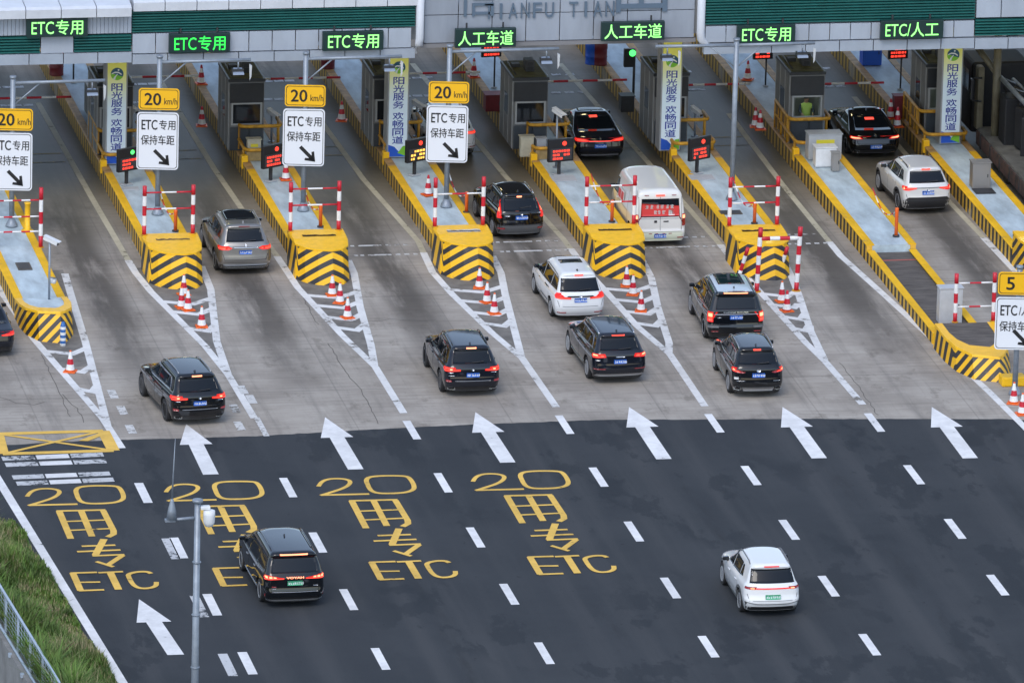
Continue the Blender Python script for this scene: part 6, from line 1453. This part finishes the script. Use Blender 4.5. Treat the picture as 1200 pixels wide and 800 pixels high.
# black people carrier
s = suv(L=5.3, W=1.985, H=1.82, belt=1.1, wb=3.2, ra=1.05, wr=.37, paint=BLK, taper=.045, bow=.07, peak=2.5,
        rear=[(.24, .12), (.38, .02), (.55, 0), (.72, .04), (1.06, .06), (1.14, .12), (1.64, .36), (1.69, .33), (1.735, .32), (1.77, .36), (1.82, .48)], half=[(.24, .90), (.4, .96), (.65, 1.0), (.95, .99), (1.1, .965), (1.18, .935), (1.62, .80), (1.74, .745), (1.79, .66), (1.82, .56)],
        front=[(.24, 5.15), (.5, 5.3), (.85, 5.25), (1.0, 4.95), (1.1, 4.35), (1.18, 4.15), (1.68, 3.25), (1.78, 2.9), (1.82, 2.6)],
        rwin=[[(-.76, 1.17), (.76, 1.17), (.66, 1.64), (-.66, 1.64)]], swin=[[(.42, 1.17), (1.45, 1.14), (1.45, 1.62), (.62, 1.6)], [(1.52, 1.14), (2.75, 1.12), (2.75, 1.64), (1.52, 1.62)], [(2.82, 1.12), (4.0, 1.12), (3.3, 1.62), (2.82, 1.64)]],
        rails=(.66, .7, 3.0, BLK2),
        lamp=[('rear', [(.34, 1.0), (.97, .98), (.97, 1.12), (.58, 1.07), (.34, 1.03)], TL), ('rear', [(.36, 1.005), (.95, .99), (.95, 1.015), (.36, 1.025)], TLB), ('rear', [(.58, 1.03), (.68, 1.03), (.68, 1.075), (.60, 1.06)], TLW), ('rear', [(.72, 1.03), (.81, 1.03), (.81, 1.085), (.72, 1.08)], TLW), ('rear', [(.85, 1.03), (.94, 1.03), (.94, 1.10), (.85, 1.09)], TLW), ('side', [(.1, .99), (.36, 1.04), (.3, 1.10), (.14, 1.11)], TL)],
        stop=[([(-.44, 1.70), (.44, 1.70), (.44, 1.735), (-.44, 1.735)], TLW)], plate=.87, green=True, word=("VOYAH", 1.04, .56, .065, TLW), rtrim=[([(-.74, .58), (.74, .58), (.74, .60), (-.74, .60)], SILV), ([(-.95, .30), (.95, .30), (.95, .325), (-.95, .325)], SILV)], beltline=[[(.5, 1.13), (4.0, 1.10)]], beltm=SILV, refl=[[(.92, .42), (.98, .42), (.98, .52), (.92, .52)]], badge=[([(-.74, .74), (-.60, .74), (-.60, .77), (-.74, .77)], TLD), ([(-.74, .69), (-.60, .69), (-.60, .71), (-.74, .71)], SILV), ([(.58, .76), (.74, .76), (.74, .79), (.58, .79)], SILV)],
        mirror=(3.95, 1.16), handle=[(1.75, .98), (3.0, .98)], handm=SILV, sidetrim=[([(1.5, .36), (3.6, .36)], .05, SILV)], seam=[[(1.48, .4), (1.48, 1.1)], [(2.78, .35), (2.78, 1.1)], [(4.0, .45), (4.05, 1.08)]], finy=2.0, rim=RIM)
for k in ('emblem', 'wiper'): s.pop(k)
a, h = at_heading((303.5, 703.6), (282, 668)); car("people_carrier", "black people carrier with green plate driving over the yellow lettering in the left foreground", "car", s, a, h)
# white electric crossover
s = suv(L=4.62, W=1.89, H=1.72, belt=1.08, wb=2.77, ra=.95, wr=.365, paint=WHT_P, light=True, arch=LGREY, bow=.13, taper=.09, rims=RIMD,
        rear=[(.24, .2), (.36, .07), (.5, 0), (.62, .0), (.72, .06), (1.0, .10), (1.12, .17), (1.53, .45), (1.58, .42), (1.62, .40), (1.66, .46), (1.72, .6)], rwin=[[(-.72, 1.13), (.72, 1.13), (.63, 1.53), (-.63, 1.53)]],
        swin=[[(.95, 1.16), (1.30, 1.12), (1.30, 1.47), (1.15, 1.46)], [(1.36, 1.12), (2.25, 1.11), (2.25, 1.53), (1.36, 1.49)], [(2.32, 1.11), (3.4, 1.10), (2.7, 1.52), (2.32, 1.53)]],
        roofg=[], rails=(.62, .75, 2.7, SEAMW), lamp=[('rear', [(.55, .955), (.92, .955), (.92, 1.03), (.55, 1.02)], TLD), ('rear', [(.58, .97), (.70, .97), (.70, 1.0), (.58, 1.0)], TLW), ('side', [(.14, .96), (.36, .98), (.30, 1.02), (.16, 1.03)], TLD)], bar=[([(-.55, .965), (.55, .965), (.55, 1.0), (-.55, 1.0)], TL)],
        stop=[([(-.24, 1.595), (.24, 1.595), (.24, 1.62), (-.24, 1.62)], TL)], plate=.72, green=True, clad=[("bumper", 'rear', [[(-.95, .25), (.95, .25), (.95, .40), (-.95, .40)]], TRIMB), ("sill", 'side', [[(1.3, .25), (3.4, .25), (3.4, .38), (1.3, .38)]], LGREY)],
        rtrim=[([(-.88, .57), (-.5, .51), (.5, .51), (.88, .57), (.88, .545), (.5, .485), (-.5, .485), (-.88, .545)], SEAMW), ([(-.90, .36), (-.86, .36), (-.80, .55), (-.88, .55)], LGREY), ([(.86, .36), (.90, .36), (.88, .55), (.80, .55)], LGREY)], refl=[], mirm=BLK, seam=[[(1.2, .5), (1.33, 1.05)], [(2.28, .4), (2.28, 1.05)], [(3.3, .5), (3.36, 1.02)]], fin=False, mirror=(2.95, 1.1), handle=[(1.5, .92), (2.5, .92)])
for k in ('emblem', 'wiper'): s.pop(k)
a, h = at_heading((865.5, 715.5), (846, 685)); car("electric_car", "white electric car with green plate alone on the dark asphalt at the lower right", "car", s, a, h)
# black saloon cut by the left edge
s = saloon(L=4.85, W=1.86, H=1.45, wb=2.9, ra=1.05, wr=.345, paint=BLK2, lamp=[('rear', [(.42, .80), (.92, .80), (.90, .92), (.78, .90), (.42, .84)], TL), ('rear', [(.46, .815), (.88, .815), (.88, .84), (.46, .835)], TLB), ('side', [(.14, .80), (.4, .85), (.34, .9), (.16, .92)], TL)])
p = at(14.5, 410); car("saloon_car", "dark saloon car cut by the left picture edge beside the left crash nose", "car", s, (p.x - 1.82, p.y), 0)
